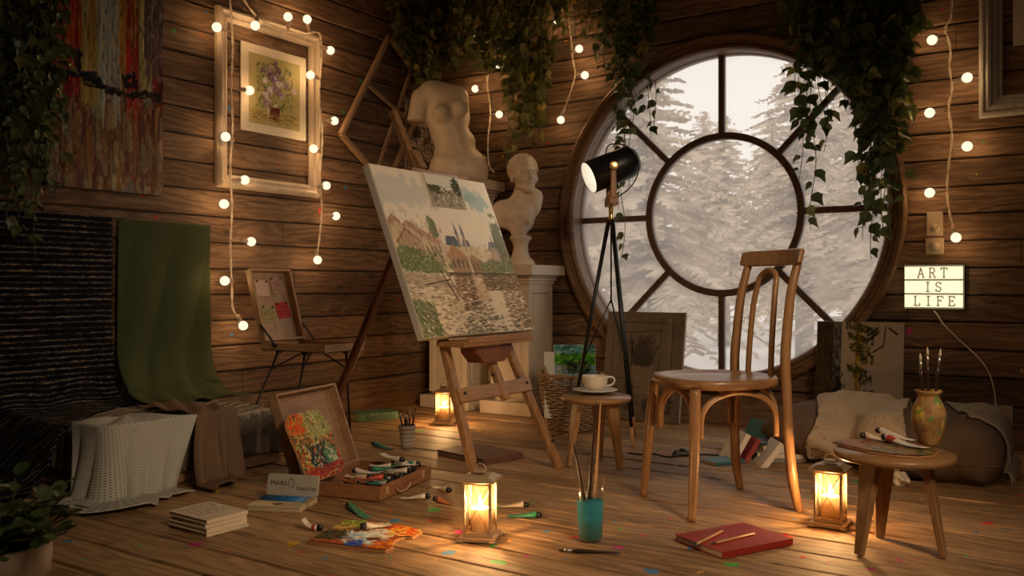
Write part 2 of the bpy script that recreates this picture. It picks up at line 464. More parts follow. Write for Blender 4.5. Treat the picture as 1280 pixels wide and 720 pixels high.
mb.box((XL-.07, (YF+YB)/2, ZC/2), (.12, YB-YF+.2, ZC)); mb.m = [0]*(len(mb.f)-6)+[1]*6
mb.build('wall_left', [M_wallL, M_gap], kind='structure')
mb = MB(); planks(mb, YF, YB, 0, ZC, .135, .068, lambda u,v,w: (XR-w, u, v), 3)
mb.box((XR+.07, (YF+YB)/2, ZC/2), (.12, YB-YF+.2, ZC)); mb.m = [0]*(len(mb.f)-6)+[1]*6
mb.build('wall_right', [M_wallL, M_gap], kind='structure')
mb = MB(); planks(mb, XL, XR, 0, ZC, .135, .068, lambda u,v,w: (u, YF+w, v), 4)
mb.box(((XL+XR)/2, YF-.07, ZC/2), (XR-XL+.2, .12, ZC)); mb.m = [0]*(len(mb.f)-6)+[1]*6
mb.build('wall_front', [M_wallB, M_gap], kind='structure')
mb = MB(); planks(mb, XL, XR, YF, YB, .16, 1.53, lambda u,v,w: (u, v, w-.003), 5, gap=.007, ch=.005, lens=(1.8,3.6))
mb.box(((XL+XR)/2, (YF+YB)/2, -.06), (XR-XL+.3, YB-YF+.3, .08)); mb.m = [0]*(len(mb.f)-6)+[1]*6
mb.build('floor', [M_floor, M_gap], kind='structure')
mb = MB(); planks(mb, XL, XR, YF, YB, .16, 0, lambda u,v,w: (u, v, ZC-w), 6)
mb.box(((XL+XR)/2, (YF+YB)/2, ZC+.07), (XR-XL+.2, YB-YF+.2, .1)); mb.m = [0]*(len(mb.f)-6)+[1]*6
mb.build('ceiling', [M_ceil, M_gap], kind='structure')
M_trim = m_wood('brown_trim_wood', (.10,.05,.024), (.22,.12,.06), 0, 1.2, .5)
mb = MB(); mb.box(((XL+XR)/2, YB-.012, .045), (XR-XL, .018, .09)); mb.build('baseboard_back', M_trim, kind='structure', bevel=.004)
mb = MB(); mb.box((XL+.012, (YF+YB)/2, .045), (.018, YB-YF, .09)); mb.build('baseboard_left', m_wood('brown_trim_wood_side', (.10,.05,.024), (.22,.12,.06), 1, 1.2, .5), kind='structure', bevel=.004)

# ------------------------------------------------------------------ round window
M_case = m_wood('window_casing_wood', (.075,.040,.020), (.19,.105,.052), 0, .7, .45)
M_munt = m_wood('muntin_wood', (.045,.024,.014), (.10,.055,.032), 2, 1, .5)
win = empty('window_1', (WX, YB, WZ)); win['kind'] = 'structure'
def ringprof(prof, n=144):
    mb = MB(); vs = []; fs = []; m = len(prof)
    for i in range(n):
        a = 2*PI*i/n
        for r, y in prof: vs.append((r*math.cos(a), y, r*math.sin(a)))
    for i in range(n):
        j = (i+1) % n
        for k in range(m):
            l = (k+1) % m; fs.append((i*m+k, j*m+k, j*m+l, i*m+l))
    mb.add(vs, fs); return mb
YG = .10
ringprof([(1.02,.0),(1.02,-.045),(1.005,-.055),(.985,-.05),(.975,-.03),(.962,-.028),(.952,-.045),(.935,-.048),(.925,-.03),(.93,.13),(.97,.15),(.97,.0)]).build('window_casing', M_case, win, bevel=.003)
mb = ringprof([(.95,YG-.03),(.925,YG-.03),(.925,YG+.03),(.95,YG+.03)]); mb.build('window_sash', M_case, win)
mb = ringprof([(.478,YG-.022),(.438,YG-.022),(.438,YG+.022),(.478,YG+.022)]); mb.build('muntin_ring', M_munt, win, bevel=.004)
for k in range(8):
    if True:
        a = k*PI/4; mb = MB()
        mb.bar((.47*math.cos(a), YG, .47*math.sin(a)), (.935*math.cos(a), YG, .935*math.sin(a)), .036, .036, up=(0,1,0))
        mb.build('muntin', M_munt, win, bevel=.004)
t = NT('misted_window_glass')          # thin glass, the haze outdoors mixed in as a translucent veil
tr = t.n('BsdfTransparent', {'Color': (.97,.97,.97)}); tl = t.n('BsdfTranslucent', {'Color': (.95,.95,.95)}); gl = t.n('BsdfGlossy', {'Color': (1,1,1), 'Roughness': .05})
mm = t.n('MixShader'); t.set(mm, 0, t.math('ADD', .24, t.math('MULTIPLY', t.noise(t.coords(), 1.2, 1), .04))); t.t.links.new(tr.outputs[0], mm.inputs[1]); t.t.links.new(tl.outputs[0], mm.inputs[2])
m2 = t.n('MixShader', {0: .008}); t.t.links.new(mm.outputs[0], m2.inputs[1]); t.t.links.new(gl.outputs[0], m2.inputs[2]); t.t.links.new(m2.outputs[0], t.out.inputs[0])
M_glass = t.m
mb = MB(); nn = 64; mb.add([(.93*math.cos(2*PI*i/nn), YG, .93*math.sin(2*PI*i/nn)) for i in range(nn)], [tuple(range(nn))])
mb.build('window_pane', M_glass, win)
# ================================================================== snowy wood beyond the window
M_snow = m_plain('snow', (.86,.85,.84), .8, 0, .04, 2, .3)
def snowf(u, v):
    x = -45+70*u; y = 5.3+60*v; return (x, y, -.42+.12*math.sin(x*.5)*math.sin(y*.33)+.0*y)
mb = MB(); mb.grid(snowf, 60, 60); o = mb.build('snow_ground', M_snow); o['kind'] = 'structure'
def frost(name, c):  # snowy foliage, with the haze outdoors put into its pale colour
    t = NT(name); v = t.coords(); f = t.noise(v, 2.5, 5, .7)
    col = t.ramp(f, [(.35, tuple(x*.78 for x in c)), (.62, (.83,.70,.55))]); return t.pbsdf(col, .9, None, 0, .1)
M_fr = [frost('frosted_needles', (.42,.31,.20)), frost('frosted_needles_far', (.56,.45,.33))]  # far needles coloured paler still, standing in for haze with distance
M_bark = m_plain('frosted_bark', (.33,.27,.22), .9, 0, .3, 9, .5)
treelab = ['frost-covered conifer left of the vertical bar, nearest the round window', 'frost-covered conifer seen through the middle ring of the window',
 'tall frost-covered conifer right of the vertical bar behind hanging ivy', 'frosted conifer at the far left edge of the round window', 'frosted conifer at the right edge of the round window']
def tree(x, y, h, w, seed, mat, lab, grp=None, base=-.4):
    r = random.Random(seed); root = empty('conifer', (x, y, base), r.uniform(0,6), lab, 'tree', grp)
    mb = MB(); mb.tube([(0,0,0),(.02,.01,h*.5),(0,0,h*.96)], [w*.05+.05, w*.035+.03, .015], 8); mb.build('trunk', M_bark, root)
    mb = MB(); nb = int(h*44)
    for i in range(nb):
        t_ = (i+r.random())/nb; z = h*(.21+.78*t_); L = w*(1-t_)**.8*r.uniform(.65,1.1)*min(1,.55+t_*5)+.08; a = r.uniform(0, 2*PI)
        dirv = Vector((math.cos(a), math.sin(a), -.28+.5*t_)); side = Vector((-math.sin(a), math.cos(a), 0))
        m = max(3, int(L/.06))
        for k in range(m):
            s = (k+.5)/m; p = Vector((0,0,z))+dirv*L*s+Vector((0,0,-.25*L*s*s))
            for q in (-1, 1):
                l = (.07+.15*L*(1-s*.6))*r.uniform(.5,1); d2 = (side*q+dirv*.6+Vector((0,0,r.uniform(-.5,.15)))).normalized()
                e = p+d2*l; up = Vector((r.uniform(-.3,.3), r.uniform(-.3,.3), 1))*r.uniform(.010,.026)
                mb.add([p-up*.6, e-up*.3, e+up, p+up*1.4], [(0,1,2,3)])
    o = mb.build('foliage', mat, root); return root
# (px at the horizon, distance along the view, height, width)
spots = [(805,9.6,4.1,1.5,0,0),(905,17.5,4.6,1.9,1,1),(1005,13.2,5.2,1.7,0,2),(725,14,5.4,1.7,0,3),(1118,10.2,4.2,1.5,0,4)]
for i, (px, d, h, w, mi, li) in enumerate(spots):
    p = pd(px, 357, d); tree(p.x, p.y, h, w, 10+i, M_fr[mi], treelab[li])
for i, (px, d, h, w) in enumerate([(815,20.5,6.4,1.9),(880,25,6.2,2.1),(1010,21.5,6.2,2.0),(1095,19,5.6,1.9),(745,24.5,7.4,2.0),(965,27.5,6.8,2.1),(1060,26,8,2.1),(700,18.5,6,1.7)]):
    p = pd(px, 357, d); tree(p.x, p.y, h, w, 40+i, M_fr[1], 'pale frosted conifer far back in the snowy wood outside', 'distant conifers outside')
# ================================================================== strings of globe lights
M_bulb = m_emit('lit_globe_glass', (1.0,.88,.60), 1.25)
M_socket = m_plain('bulb_socket', (.50,.36,.25), .4, 0, .1, 30, .05)
M_wire = m_plain('pale_twisted_wire', (.78,.66,.54), .5, 0, .1, 60, .1)
BULB_E = 3.8
BULB_COL = (1.0,.58,.24)
def string_lights(name, path, bulbs, off, lab, plane):
    """path: wire pixels on the wall plane; bulbs: pixels of the globes"""
    P = [plane(x, y, 0) for x, y in path]
    pts = bez(P, 10); root = empty(name, P[-1], 0, lab, 'string lights'); o0 = P[-1]
    N = len(pts); A = []; B = []; L = 0
    dense = []
    for i in range(N-1):
        m = max(1, int((pts[i+1]-pts[i]).length/.008))
        for k in range(m): dense.append(pts[i].lerp(pts[i+1], k/m))
    nrm = off
    for i, p in enumerate(dense):
        d = (dense[min(i+1, len(dense)-1)]-dense[max(0, i-1)]).normalized(); x = d.cross(nrm).normalized()
        ph = i*.42; A.append(p+(x*math.cos(ph)+nrm*math.sin(ph))*.0035-o0); B.append(p-(x*math.cos(ph)+nrm*math.sin(ph))*.0035-o0)
    mb = MB(); mb.tube(A, .003, 5); mb.tube(B, .003, 5); mb.build('wire', M_wire, root)
    for (bx, by) in bulbs:
        c = plane(bx, by, .012); q = min(pts, key=lambda p: (p-c).length+ .3*max(0, 0))
        dr = (q-c).normalized(); mb = MB(); mb.sphere((0,0,0), .0245, 20); g = mb.build('bulb', M_bulb, root, loc=c-o0)
        mb = MB(); a = dr*.024; b = dr*.065; mb.tube([a, dr*.035, b], [.010, .012, .009], 10); e = q-c
        mb.tube([b*.9, e], .0035, 6); mb.build('socket', M_socket, g)
        lamp('bulb_light', (0,0,0), BULB_E, BULB_COL, .027, parent=g)
pl_L = lambda x, y, o: pX(x, y, XL+.075+o)
pl_B = lambda x, y, o: pY(x, y, YB-.05-o)
string_lights('string_lights', [(286,-20),(289,20),(291,60),(289,110),(291,160),(288,210),(290,260),(288,310),(290,360),(291,385),(300,400)],
    [(271,34),(312,113),(282,171),(306,225),(280,255),(314,302),(281,351),(304,407)], Vector((1,0,0)), 'string of lit globe bulbs hanging down over the left side of the white frame', pl_L)
string_lights('string_lights', [(298,-12),(312,10),(330,28),(355,40),(380,42),(399,42),(402,70),(399,120),(403,170),(400,220),(402,260),(399,300),(396,318)],
    [(319,32),(360,21),(384,24),(413,63),(388,94),(418,151),(392,186),(408,232),(420,270),(397,325)], Vector((1,0,0)), 'string of lit globe bulbs draped along the top and right side of the white frame', pl_L)
string_lights('string_lights', [(607,-15),(606,40),(611,75),(609,105),(613,140),(610,175),(611,205),(618,216)],
    [(595,48),(624,82),(594,111),(624,143)], Vector((0,-1,0)), 'string of lit globe bulbs hanging among ivy behind the torso sculpture', pl_B)
string_lights('string_lights', [(708,-15),(712,30),(714,50),(716,75),(719,92),(714,112),(706,135),(702,145)],
    [(696,25),(724,61),(731,94),(701,150)], Vector((0,-1,0)), 'short string of lit globe bulbs between the bust and the round window', pl_B)
string_lights('string_lights', [(1190,-15),(1189,20),(1182,36),(1188,60),(1187,85),(1190,110),(1186,135),(1190,170),(1186,205),(1184,236),(1187,265),(1192,286)],
    [(1165,50),(1209,97),(1162,141),(1209,183),(1162,241),(1195,297)], Vector((0,-1,0)), 'string of lit globe bulbs hanging right of the round window above the sign', pl_B)

# ================================================================== candle lanterns
M_brass = m_plain('aged_lantern_metal', (.50,.36,.21), .45, .35, .15, 40, .1)
M_wax = m_plain('candle_wax', (.85,.62,.35), .5, 0, .05, 10, .05)
M_flame = m_emit('candle_flame', (1.0,.66,.28), 24)
t = NT('smoky_lantern_glass'); tr = t.n('BsdfTransparent', {'Color': (.98,.93,.84)}); tl = t.n('BsdfTranslucent', {'Color': (.62,.50,.34)})
nz = t.noise(t.mapv(t.coords(), (6,6,3)), 4, 4, .6); fz = t.math('ADD', .035, t.math('MULTIPLY', nz, .10))
df = t.n('BsdfDiffuse', {'Color': (.55,.40,.24)}); a1 = t.n('MixShader', {0: .62}); t.t.links.new(tl.outputs[0], a1.inputs[1]); t.t.links.new(df.outputs[0], a1.inputs[2])
ms = t.n('MixShader'); t.set(ms, 0, fz); t.t.links.new(tr.outputs[0], ms.inputs[1]); t.t.links.new(a1.outputs[0], ms.inputs[2])
t.t.links.new(ms.outputs[0], t.out.inputs[0]); M_smoky = t.m
LANT_E = 10.0
def lantern(p, rz, lab, w=.090, h=.208, E=1.0):
    root = empty('candle_lantern', p, rz, lab, 'lantern'); q = w/2
    mb = MB(); mb.box((0,0,.008), (w+.024,w+.024,.012)); mb.box((0,0,.018), (w,w,.010)); 
    for sx in (-1,1):
        for sy in (-1,1): mb.box((sx*(q+.006), sy*(q+.006), .004), (.022,.022,.008))
    mb.build('base', M_brass, root, bevel=.002)
    mb = MB()
    for sx in (-1,1):
        for sy in (-1,1): mb.box((sx*(q-.004), sy*(q-.004), .02+(h-.045)/2), (.007,.007,h-.045))
    for z in (.026, h-.03):
        for s_ in (-1,1): mb.box((0, s_*(q-.004), z), (w,.006,.006)); mb.box((s_*(q-.004), 0, z), (.006,w,.006))
    mb.build('frame', M_brass, root)
    for k in range(4):
        M = Matrix.Rotation(k*PI/2, 4, 'Z'); y = -(q-.002)
        mb = MB(); mb.add([M @ Vector(v) for v in [(-q+.006,y+.003,.026),(q-.006,y+.003,.026),(q-.006,y+.003,h-.03),(-q+.006,y+.003,h-.03)]], [(0,1,2,3)])
        g = mb.build('glass_pane', M_smoky, root)
        mb = MB(); mb.tube([M @ Vector((-q+.006,y-.001,.028)), M @ Vector((q-.006,y-.001,h-.032))], .0013, 6); mb.tube([M @ Vector((q-.006,y-.001,.028)), M @ Vector((-q+.006,y-.001,h-.032))], .0013, 6)
        mb.build('cross_wire', M_brass, g)
    mb = MB(); mb.box((0,0,h-.021), (w+.026,w+.026,.007)); mb.box((0,0,h-.012), (w+.020,w+.020,.012), top=.62)
    mb.box((0,0,h+.004), (w*.42,w*.42,.008)); mb.build('lid', M_brass, root, bevel=.0015)
    mb = MB(); mb.tube([(w*.22*math.cos(a), 0, h+.006+.020*math.sin(a)) for a in [PI*i/12 for i in range(13)]], .0022, 6); mb.build('handle', M_brass, root)
    mb = MB(); mb.lathe([(.029,.024),(.030,.028),(.030,.092),(.026,.098),(.012,.094),(.0001,.093)], 20); c = mb.build('candle', M_wax, root)
    mb = MB(); mb.lathe([(.0001,.100),(.005,.106),(.0068,.114),(.004,.126),(.0001,.138)], 12); mb.build('flame', M_flame, c)
    lamp('candle_light', (0,0,.125), LANT_E*E, (1.0,.60,.26), .010, parent=root)
    return root
lantern(pf(600,673), math.radians(22), 'candle lantern standing in front of the easel, nearest the viewer')
lantern(pf(1038,656), math.radians(2), 'candle lantern between the bentwood chair and the right stool')
lantern(pf(555,530), math.radians(26), 'candle lantern on the floor beside the white pedestal behind the easel')
# ================================================================== furniture
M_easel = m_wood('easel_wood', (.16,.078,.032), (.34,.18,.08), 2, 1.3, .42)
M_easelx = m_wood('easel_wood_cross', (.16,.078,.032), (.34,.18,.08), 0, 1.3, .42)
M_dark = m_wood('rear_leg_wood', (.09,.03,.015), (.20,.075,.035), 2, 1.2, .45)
M_beech = m_wood('bentwood_beech', (.22,.11,.048), (.37,.20,.09), 2, .9, .32)
M_seat = m_wood('bentwood_seat', (.19,.095,.042), (.33,.18,.08), 0, .8, .3)
M_black = m_plain('black_metal', (.012,.012,.013), .38, .3, .1, 50, .05)
M_brassy = m_plain('polished_brass', (.75,.52,.25), .25, 1, .05, 50, .03)
LEAN = .412
eas = empty('easel', cam2w(.04, 3.54), CAMYAW+math.radians(57), 'wooden studio easel leaning back and holding the large town painting', 'easel')
def pl(s, z, o=0): return Vector((s, LEAN*z+o, z))
for sgn in (-1, 1):
    mb = MB(); mb.bar(pl(sgn*.30, 0), pl(sgn*.12, 1.20), .040, .028, up=(0,1,0)); mb.build('front_leg', M_easel, eas, bevel=.004)
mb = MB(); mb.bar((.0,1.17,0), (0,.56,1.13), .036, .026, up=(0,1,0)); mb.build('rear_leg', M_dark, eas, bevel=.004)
mb = MB(); mb.bar(pl(-.262,.36,-.022), pl(.262,.36,-.022), .018, .058, up=(0,.4,1)); 
mb.v = mb.v; mb.build('crossbar', M_easelx, eas, bevel=.003)
mb = MB(); mb.bar(pl(-.15,1.16,.02), pl(.15,1.16,.02), .02, .05, up=(0,0,1)); mb.build('crossbar', M_easelx, eas, bevel=.003)
mb = MB(); mb.bar(Vector((.045,.105,.315)), Vector((0,.684,1.57)), .038, .030, up=(0,1,0)); mb.build('mast', M_easel, eas, bevel=.004)
tz = .572
mb = MB(); mb.box((.0,LEAN*tz-.068,tz-.012), (.52,.135,.022)); mb.box((.0,LEAN*tz-.132,tz+.004), (.46,.014,.024)); mb.build('tray', M_easelx, eas, bevel=.003)
M = Matrix(((1,0,0,0),(0,0,1,0),(0,1,0,0),(0,0,0,1)))
mb = MB(); mb.add([(x, y, z) for y in (LEAN*tz-.105, LEAN*tz-.02) for x, z in ((-.13,tz-.024),(.13,tz-.024),(.125,tz-.055),(.075,tz-.098),(-.075,tz-.098),(-.125,tz-.055))],
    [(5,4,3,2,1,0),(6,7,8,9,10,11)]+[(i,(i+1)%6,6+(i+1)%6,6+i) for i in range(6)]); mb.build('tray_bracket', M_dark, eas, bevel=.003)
mb = MB(); mb.bar(pl(-.14,1.278,-.045), pl(.18,1.278,-.045), .050, .020, up=(0,0,1)); mb.bar(pl(.02,1.30,.0), pl(.02,1.38,.02), .05, .04, up=(0,1,0)); mb.build('canvas_clamp', M_easelx, eas, bevel=.003)
for s_, z_ in ((-.228,.37),(.228,.37),(.0,.42),(-.28,.12),(.28,.12)):
    mb = MB(); p = pl(s_, z_, -.026); mb.tube([p, p+Vector((0,-.012,0))], .006, 10); mb.build('bolt', M_black, eas)

def stool(p, rz, seat_r, h, legs, lab, grp=None, foot=.135):
    root = empty('round_stool', p, rz, lab, 'stool', grp)
    mb = MB(); mb.lathe([(.0001,h-.024),(seat_r-.012,h-.024),(seat_r-.002,h-.019),(seat_r,h-.008),(seat_r-.004,h-.001),(.0001,h)], 56); mb.build('seat', M_seat, root)
    for a in legs:
        a = math.radians(a); d = Vector((math.cos(a), math.sin(a), 0)); mb = MB()
        mb.bar(d*(foot)+Vector((0,0,0)), d*(foot*.66)+Vector((0,0,h-.026)), .026, .018, up=d, w2=.066, t2=.026); mb.build('leg', M_easel, root, bevel=.003)
    return root
ST_H = .295
stool(cam2w(1.143, 2.62), CAMYAW, .170, ST_H, (203,84,325), 'low three-legged stool holding the paint-spattered vase and paint tubes')
ST2_H = .305
stool(cam2w(.372, 3.87), CAMYAW, .155, ST2_H, (197,77,317), 'low three-legged stool holding the white cup and saucer', foot=.13)

# ---- bentwood chair
ch = empty('bentwood_chair', cam2w(.735, 3.17), CAMYAW+math.radians(17), 'light brown bentwood chair with arched hoops, standing before the round window', 'chair')
SZ = .467
def sup(a, rx, ry, e=2.6):
    c, s_ = math.cos(a), math.sin(a); return (abs(c)**(2/e)*(1 if c > 0 else -1)*rx, abs(s_)**(2/e)*(1 if s_ > 0 else -1)*ry)
mb = MB(); nn = 64; vs = []; lv = [(.94,SZ-.034),(.985,SZ-.030),(1.0,SZ-.018),(.995,SZ-.006),(.97,SZ),(.86,SZ-.001),(.80,SZ-.008),(.5,SZ-.011),(.0,SZ-.011)]
for k, z in lv:
    for i in range(nn):
        x, y = sup(2*PI*i/nn, .212, .212); y *= 1-.10*max(0, x/.212)
        vs.append((x*k, y*k, z))
fs = [(j*nn+i, j*nn+(i+1)%nn, (j+1)*nn+(i+1)%nn, (j+1)*nn+i) for j in range(len(lv)-1) for i in range(nn)]+[tuple(reversed(range(nn)))]
mb.add(vs, fs, smooth=True); mb.build('seat', M_seat, ch)
FZ = SZ-.035
fl = {}
for sy in (-1,1):
    pts = bez([(-.195,sy*.185,0),(-.180,sy*.175,.2),(-.165,sy*.155,FZ+.004)], 8)
    mb = MB(); mb.tube(pts, [.0135+.005*min(1, i/10) for i in range(len(pts))], 14, up=(0,1,0)); mb.build('front_leg', M_beech, ch); fl[sy] = (-.172, sy*.166)
    pts = bez([(.222,sy*.190,0),(.200,sy*.186,.10),(.188,sy*.176,.25),(.184,sy*.168,FZ),(.182,sy*.165,SZ+.05),(.190,sy*.162,.62),(.208,sy*.160,.76),(.238,sy*.158,.872)], 8)
    mb = MB(); mb.tube(pts, [.0135+.0045*min(1, i/8)-.003*max(0,(i-35)/20) for i in range(len(pts))], 14, up=(0,1,0)); mb.build('back_leg', M_beech, ch)
# crest rail: a bent board
mb = MB(); vs = []; nn = 20; zt = .905
for i in range(nn+1):
    y = -.190+.38*i/nn; cx = .250+.028*(1-(y/.19)**2)-.02
    e = .8+.2*min(1, min(i, nn-i)/1.5); hh = .030*e
    for dx, dz in ((-.010,-hh),(.012,-hh),(.012,hh),(-.010,hh)): vs.append((cx+dx+dz*.25, y, zt-.012+dz))
fs = [(i*4+k, i*4+(k+1)%4, (i+1)*4+(k+1)%4, (i+1)*4+k) for i in range(nn) for k in range(4)]+[(3,2,1,0),(nn*4,nn*4+1,nn*4+2,nn*4+3)]
mb.add(vs, fs); mb.build('crest_rail', M_beech, ch, bevel=.006)
hp = [(.183,-.075,SZ-.02),(.188,-.072,.56),(.200,-.068,.70),(.212,-.060,.78)]+[(.215+.012*math.sin(a), -.060*math.cos(a), .795+.052*math.sin(a)) for a in [PI*k/8 for k in range(1,8)]]+[(.212,.060,.78),(.200,.068,.70),(.188,.072,.56),(.183,.075,SZ-.02)]
mb = MB(); mb.tube(bez(hp, 5), .0105, 12, up=(0,1,0)); mb.build('back_hoop', M_beech, ch)
cor = [(-.170,-.160),(-.170,.160),(.183,.165),(.183,-.165)]
for i in range(4):
    a = Vector((*cor[i],0)); b = Vector((*cor[(i+1)%4],0)); u = (b-a).normalized(); L = (b-a).length; inn = Vector((-u.y,u.x,0))*(1 if i%2==0 else 1)
    cen = (a+b)/2; inw = (-cen).normalized()*.012
    a = a+u*.030+inw; b = b-u*.030+inw; L = (b-a).length
    pts = [a+Vector((0,0,.262))] + [a+u*L*(.5-.5*math.cos(PI*k/14))+Vector((0,0,.31+(FZ-.322)*math.sin(PI*k/14)**.8)) for k in range(15)] + [b+Vector((0,0,.262))]
    mb = MB(); mb.tube(bez(pts, 3), .0105, 10, up=inw); mb.build('brace_hoop', M_beech, ch)

# ---- tripod spotlight
tp = empty('tripod_spotlight', cam2w(.504, 4.45), CAMYAW, 'black cylinder spotlight on a tall tripod in front of the round window', 'floor lamp')
AZ = 1.125
M_tip = m_wood('tripod_foot_wood', (.28,.13,.05), (.45,.24,.10), 2, 1, .4)
for k, a in enumerate((160,292,50)):
    a = math.radians(a); f = Vector((.225*math.cos(a), .225*math.sin(a), 0)); top = Vector((.012*math.cos(a), .012*math.sin(a), AZ))
    mb = MB(); mb.tube([f+(top-f)*.09, top], [.0085,.0115], 12); lg = mb.build('leg', M_black, tp)
    mb = MB(); mb.tube([f, f+(top-f)*.09], [.007,.009], 12); mb.build('foot_tip', M_tip, lg, label='light wooden tip of the leg')
    mb = MB(); m_ = f+(top-f)*.36; mb.tube([Vector((0,0,.72)), m_], .0035, 8); mb.build('spreader', M_black, tp)
mb = MB(); mb.tube([(0,0,.70),(0,0,AZ)], .0045, 8); mb.build('centre_rod', M_black, tp)
mb = MB(); mb.lathe([(.013,AZ-.01),(.016,AZ+.0),(.012,AZ+.02),(.012,AZ+.062),(.015,AZ+.064),(.015,AZ+.07)], 20); mb.build('collar', M_brassy, tp)
PZ = 1.385
mb = MB()
M_fork = m_wood('spotlight_fork_wood', (.22,.09,.035), (.36,.17,.07), 2, 1, .35)
mb.box((0,0,AZ+.095), (.046,.20,.05))
for s_ in (-1,1): mb.bar((0,s_*.098,AZ+.10), (0,s_*.098,PZ), .03, .014, up=(0,1,0))
mb.build('fork', M_fork, tp, bevel=.006)
head_rot = Euler((0, math.radians(22), math.radians(14)), 'XYZ')       # local -X is where it shines
hm = Matrix.Translation((0.005,0,PZ)) @ Matrix.Rotation(math.radians(14),4,'Z') @ Matrix.Rotation(math.radians(-22),4,'Y')
def hx(mb_): mb_.v = [tuple(hm @ Vector(v)) for v in mb_.v]; return mb_
LX = Matrix.Rotation(PI/2, 4, 'Y')
mb = MB(); prof = [(.080,-.135),(.083,-.135),(.083,.085),(.078,.110),(.060,.135),(.03,.148),(.0001,.150)]
mb.lathe(prof, 44, M=LX, caps=False); inner = [(.080,-.135),(.076,-.06),(.03,.0),(.0001,.0)]
hx(mb).build('shade', M_black, tp)
M_refl = m_plain('white_reflector', (.85,.80,.72), .4, 0, .02, 20, .02)
mb = MB(); mb.lathe([(.0805,-.134),(.078,-.06),(.045,-.02),(.0001,-.012)], 40, M=LX, caps=False); hx(mb).build('reflector', M_refl, tp)
mb = MB(); mb.lathe([(.0001,-.090),(.04,-.085),(.072,-.078),(.074,-.070),(.0001,-.06)], 32, M=LX); hx(mb).build('lit_bulb', m_emit('spotlight_glow', (1,.93,.80), 3.0), tp)
for s_ in (-1,1):
    mb = MB(); mb.tube([(0,s_*.086,PZ),(0,s_*.116,PZ)], [.023,.023], 24); mb.build('pivot_knob', M_brassy, tp, bevel=.002)
cp = bez([(-.03,-.02,PZ+.075),(-.01,-.05,PZ+.115),(.08,-.06,PZ+.10),(.135,-.05,PZ+.01),(.10,-.05,PZ-.09),(.02,-.02,PZ-.155)], 8)
mb = MB(); mb.tube(cp, .0035, 8); mb.build('cable', M_black, tp)
l = bpy.data.lights.new('spot_beam', 'SPOT'); l.energy = 9; l.color = (1,.86,.66); l.spot_size = 1.7; l.spot_blend = .6; l.shadow_soft_size = .05
o = bpy.data.objects.new('spot_beam', l); COL.objects.link(o); o.parent = tp
dv = (hm.to_3x3() @ Vector((-1,0,0))); o.location = hm @ Vector((-.10,0,0)); o.rotation_euler = dv.to_track_quat('-Z','Y').to_euler()
fc = bez([pf(785,566,.004), pf(800,568,.004), pf(815,567,.004), pf(835,571,.004), pf(853,569,.008), pf(880,568,.004), pf(905,569,.004), pf(925,566,.004), pf(960,560,.004), pf(1000,548,.004)], 8)
cb = empty('floor_cable', pf(853,569), 0, 'black power cable with a foot switch running along the floor behind the chair', 'cable')
mb = MB(); mb.tube([p-cb.location for p in fc], .004, 8); mb.build('cable', M_black, cb)
mb = MB(); mb.box((0,0,.012), (.10,.035,.024), Matrix.Rotation(CAMYAW,4,'Z'), top=.7); sw = mb.build('foot_switch', M_black, cb, bevel=.006)
mb = MB(); mb.lathe([(.014,.024),(.014,.030),(.0001,.032)], 16); mb.build('button', M_black, sw)

# ---- pedestals
M_ped = m_plain('painted_white_plaster', (.52,.43,.34), .55, 0, .10, 6, .15)
def pedestal(x0, x1, y1, h, colw, lab):
    cx = (x0+x1)/2; w = x1-x0; y0 = y1-w; cy = (y0+y1)/2
    root = empty('pedestal', (cx, cy, 0), 0, lab, 'pedestal')
    mb = MB(); mb.box((0,0,.04), (w,w,.08)); mb.build('base', M_ped, root, bevel=.004)
    mb = MB(); mb.lathe([(colw*.60,.08),(colw*.62,.09),(colw*.60,.105),(colw*.52,.11)], 4*12, sx=1, sy=1); mb.build('base_ring', M_ped, root)
    mb = MB(); c = colw/2; z0, z1 = .10, h-.11
    mb.box((0,0,(z0+z1)/2), (colw-.02,colw-.02,z1-z0))
    for k in range(4):            # raised stiles round a sunken panel on every face
        Mr = Matrix.Rotation(k*PI/2, 4, 'Z'); y = -(c-.005)
        for xx, ww in ((-c+.02,.04),(c-.02,.04)): mb.box((xx, y, (z0+z1)/2), (ww,.014,z1-z0), Mr)
        for zz, hh in ((z0+.03,.06),(z1-.03,.06)): mb.box((0, y, zz), (colw,.0135,hh), Mr)
        mb.box((0, y+.004, (z0+z1)/2), (colw-.13,.012,z1-z0-.17), Mr)
    mb.build('shaft', M_ped, root, bevel=.002)
    mb = MB(); mb.box((0,0,h-.105), (colw+.02,colw+.02,.02)); mb.box((0,0,h-.085), (colw+.04,colw+.04,.02)); mb.box((0,0,h-.0685), (colw+.07,colw+.07,.013))
    mb.build('moulding', M_ped, root, bevel=.003)
    mb = MB(); mb.box((0,0,h-.031), (w+.02,w+.02,.062)); mb.build('top_slab', M_ped, root, bevel=.003)
    return root
yf = 4.42
pedA = pedestal(-3.66, -3.27, yf+.40, 1.475, .30, 'taller white column pedestal in the corner carrying the headless torso')
pedB = pedestal(-3.18, -2.80, yf+.39, .915, .28, 'shorter white column pedestal carrying the small bust')
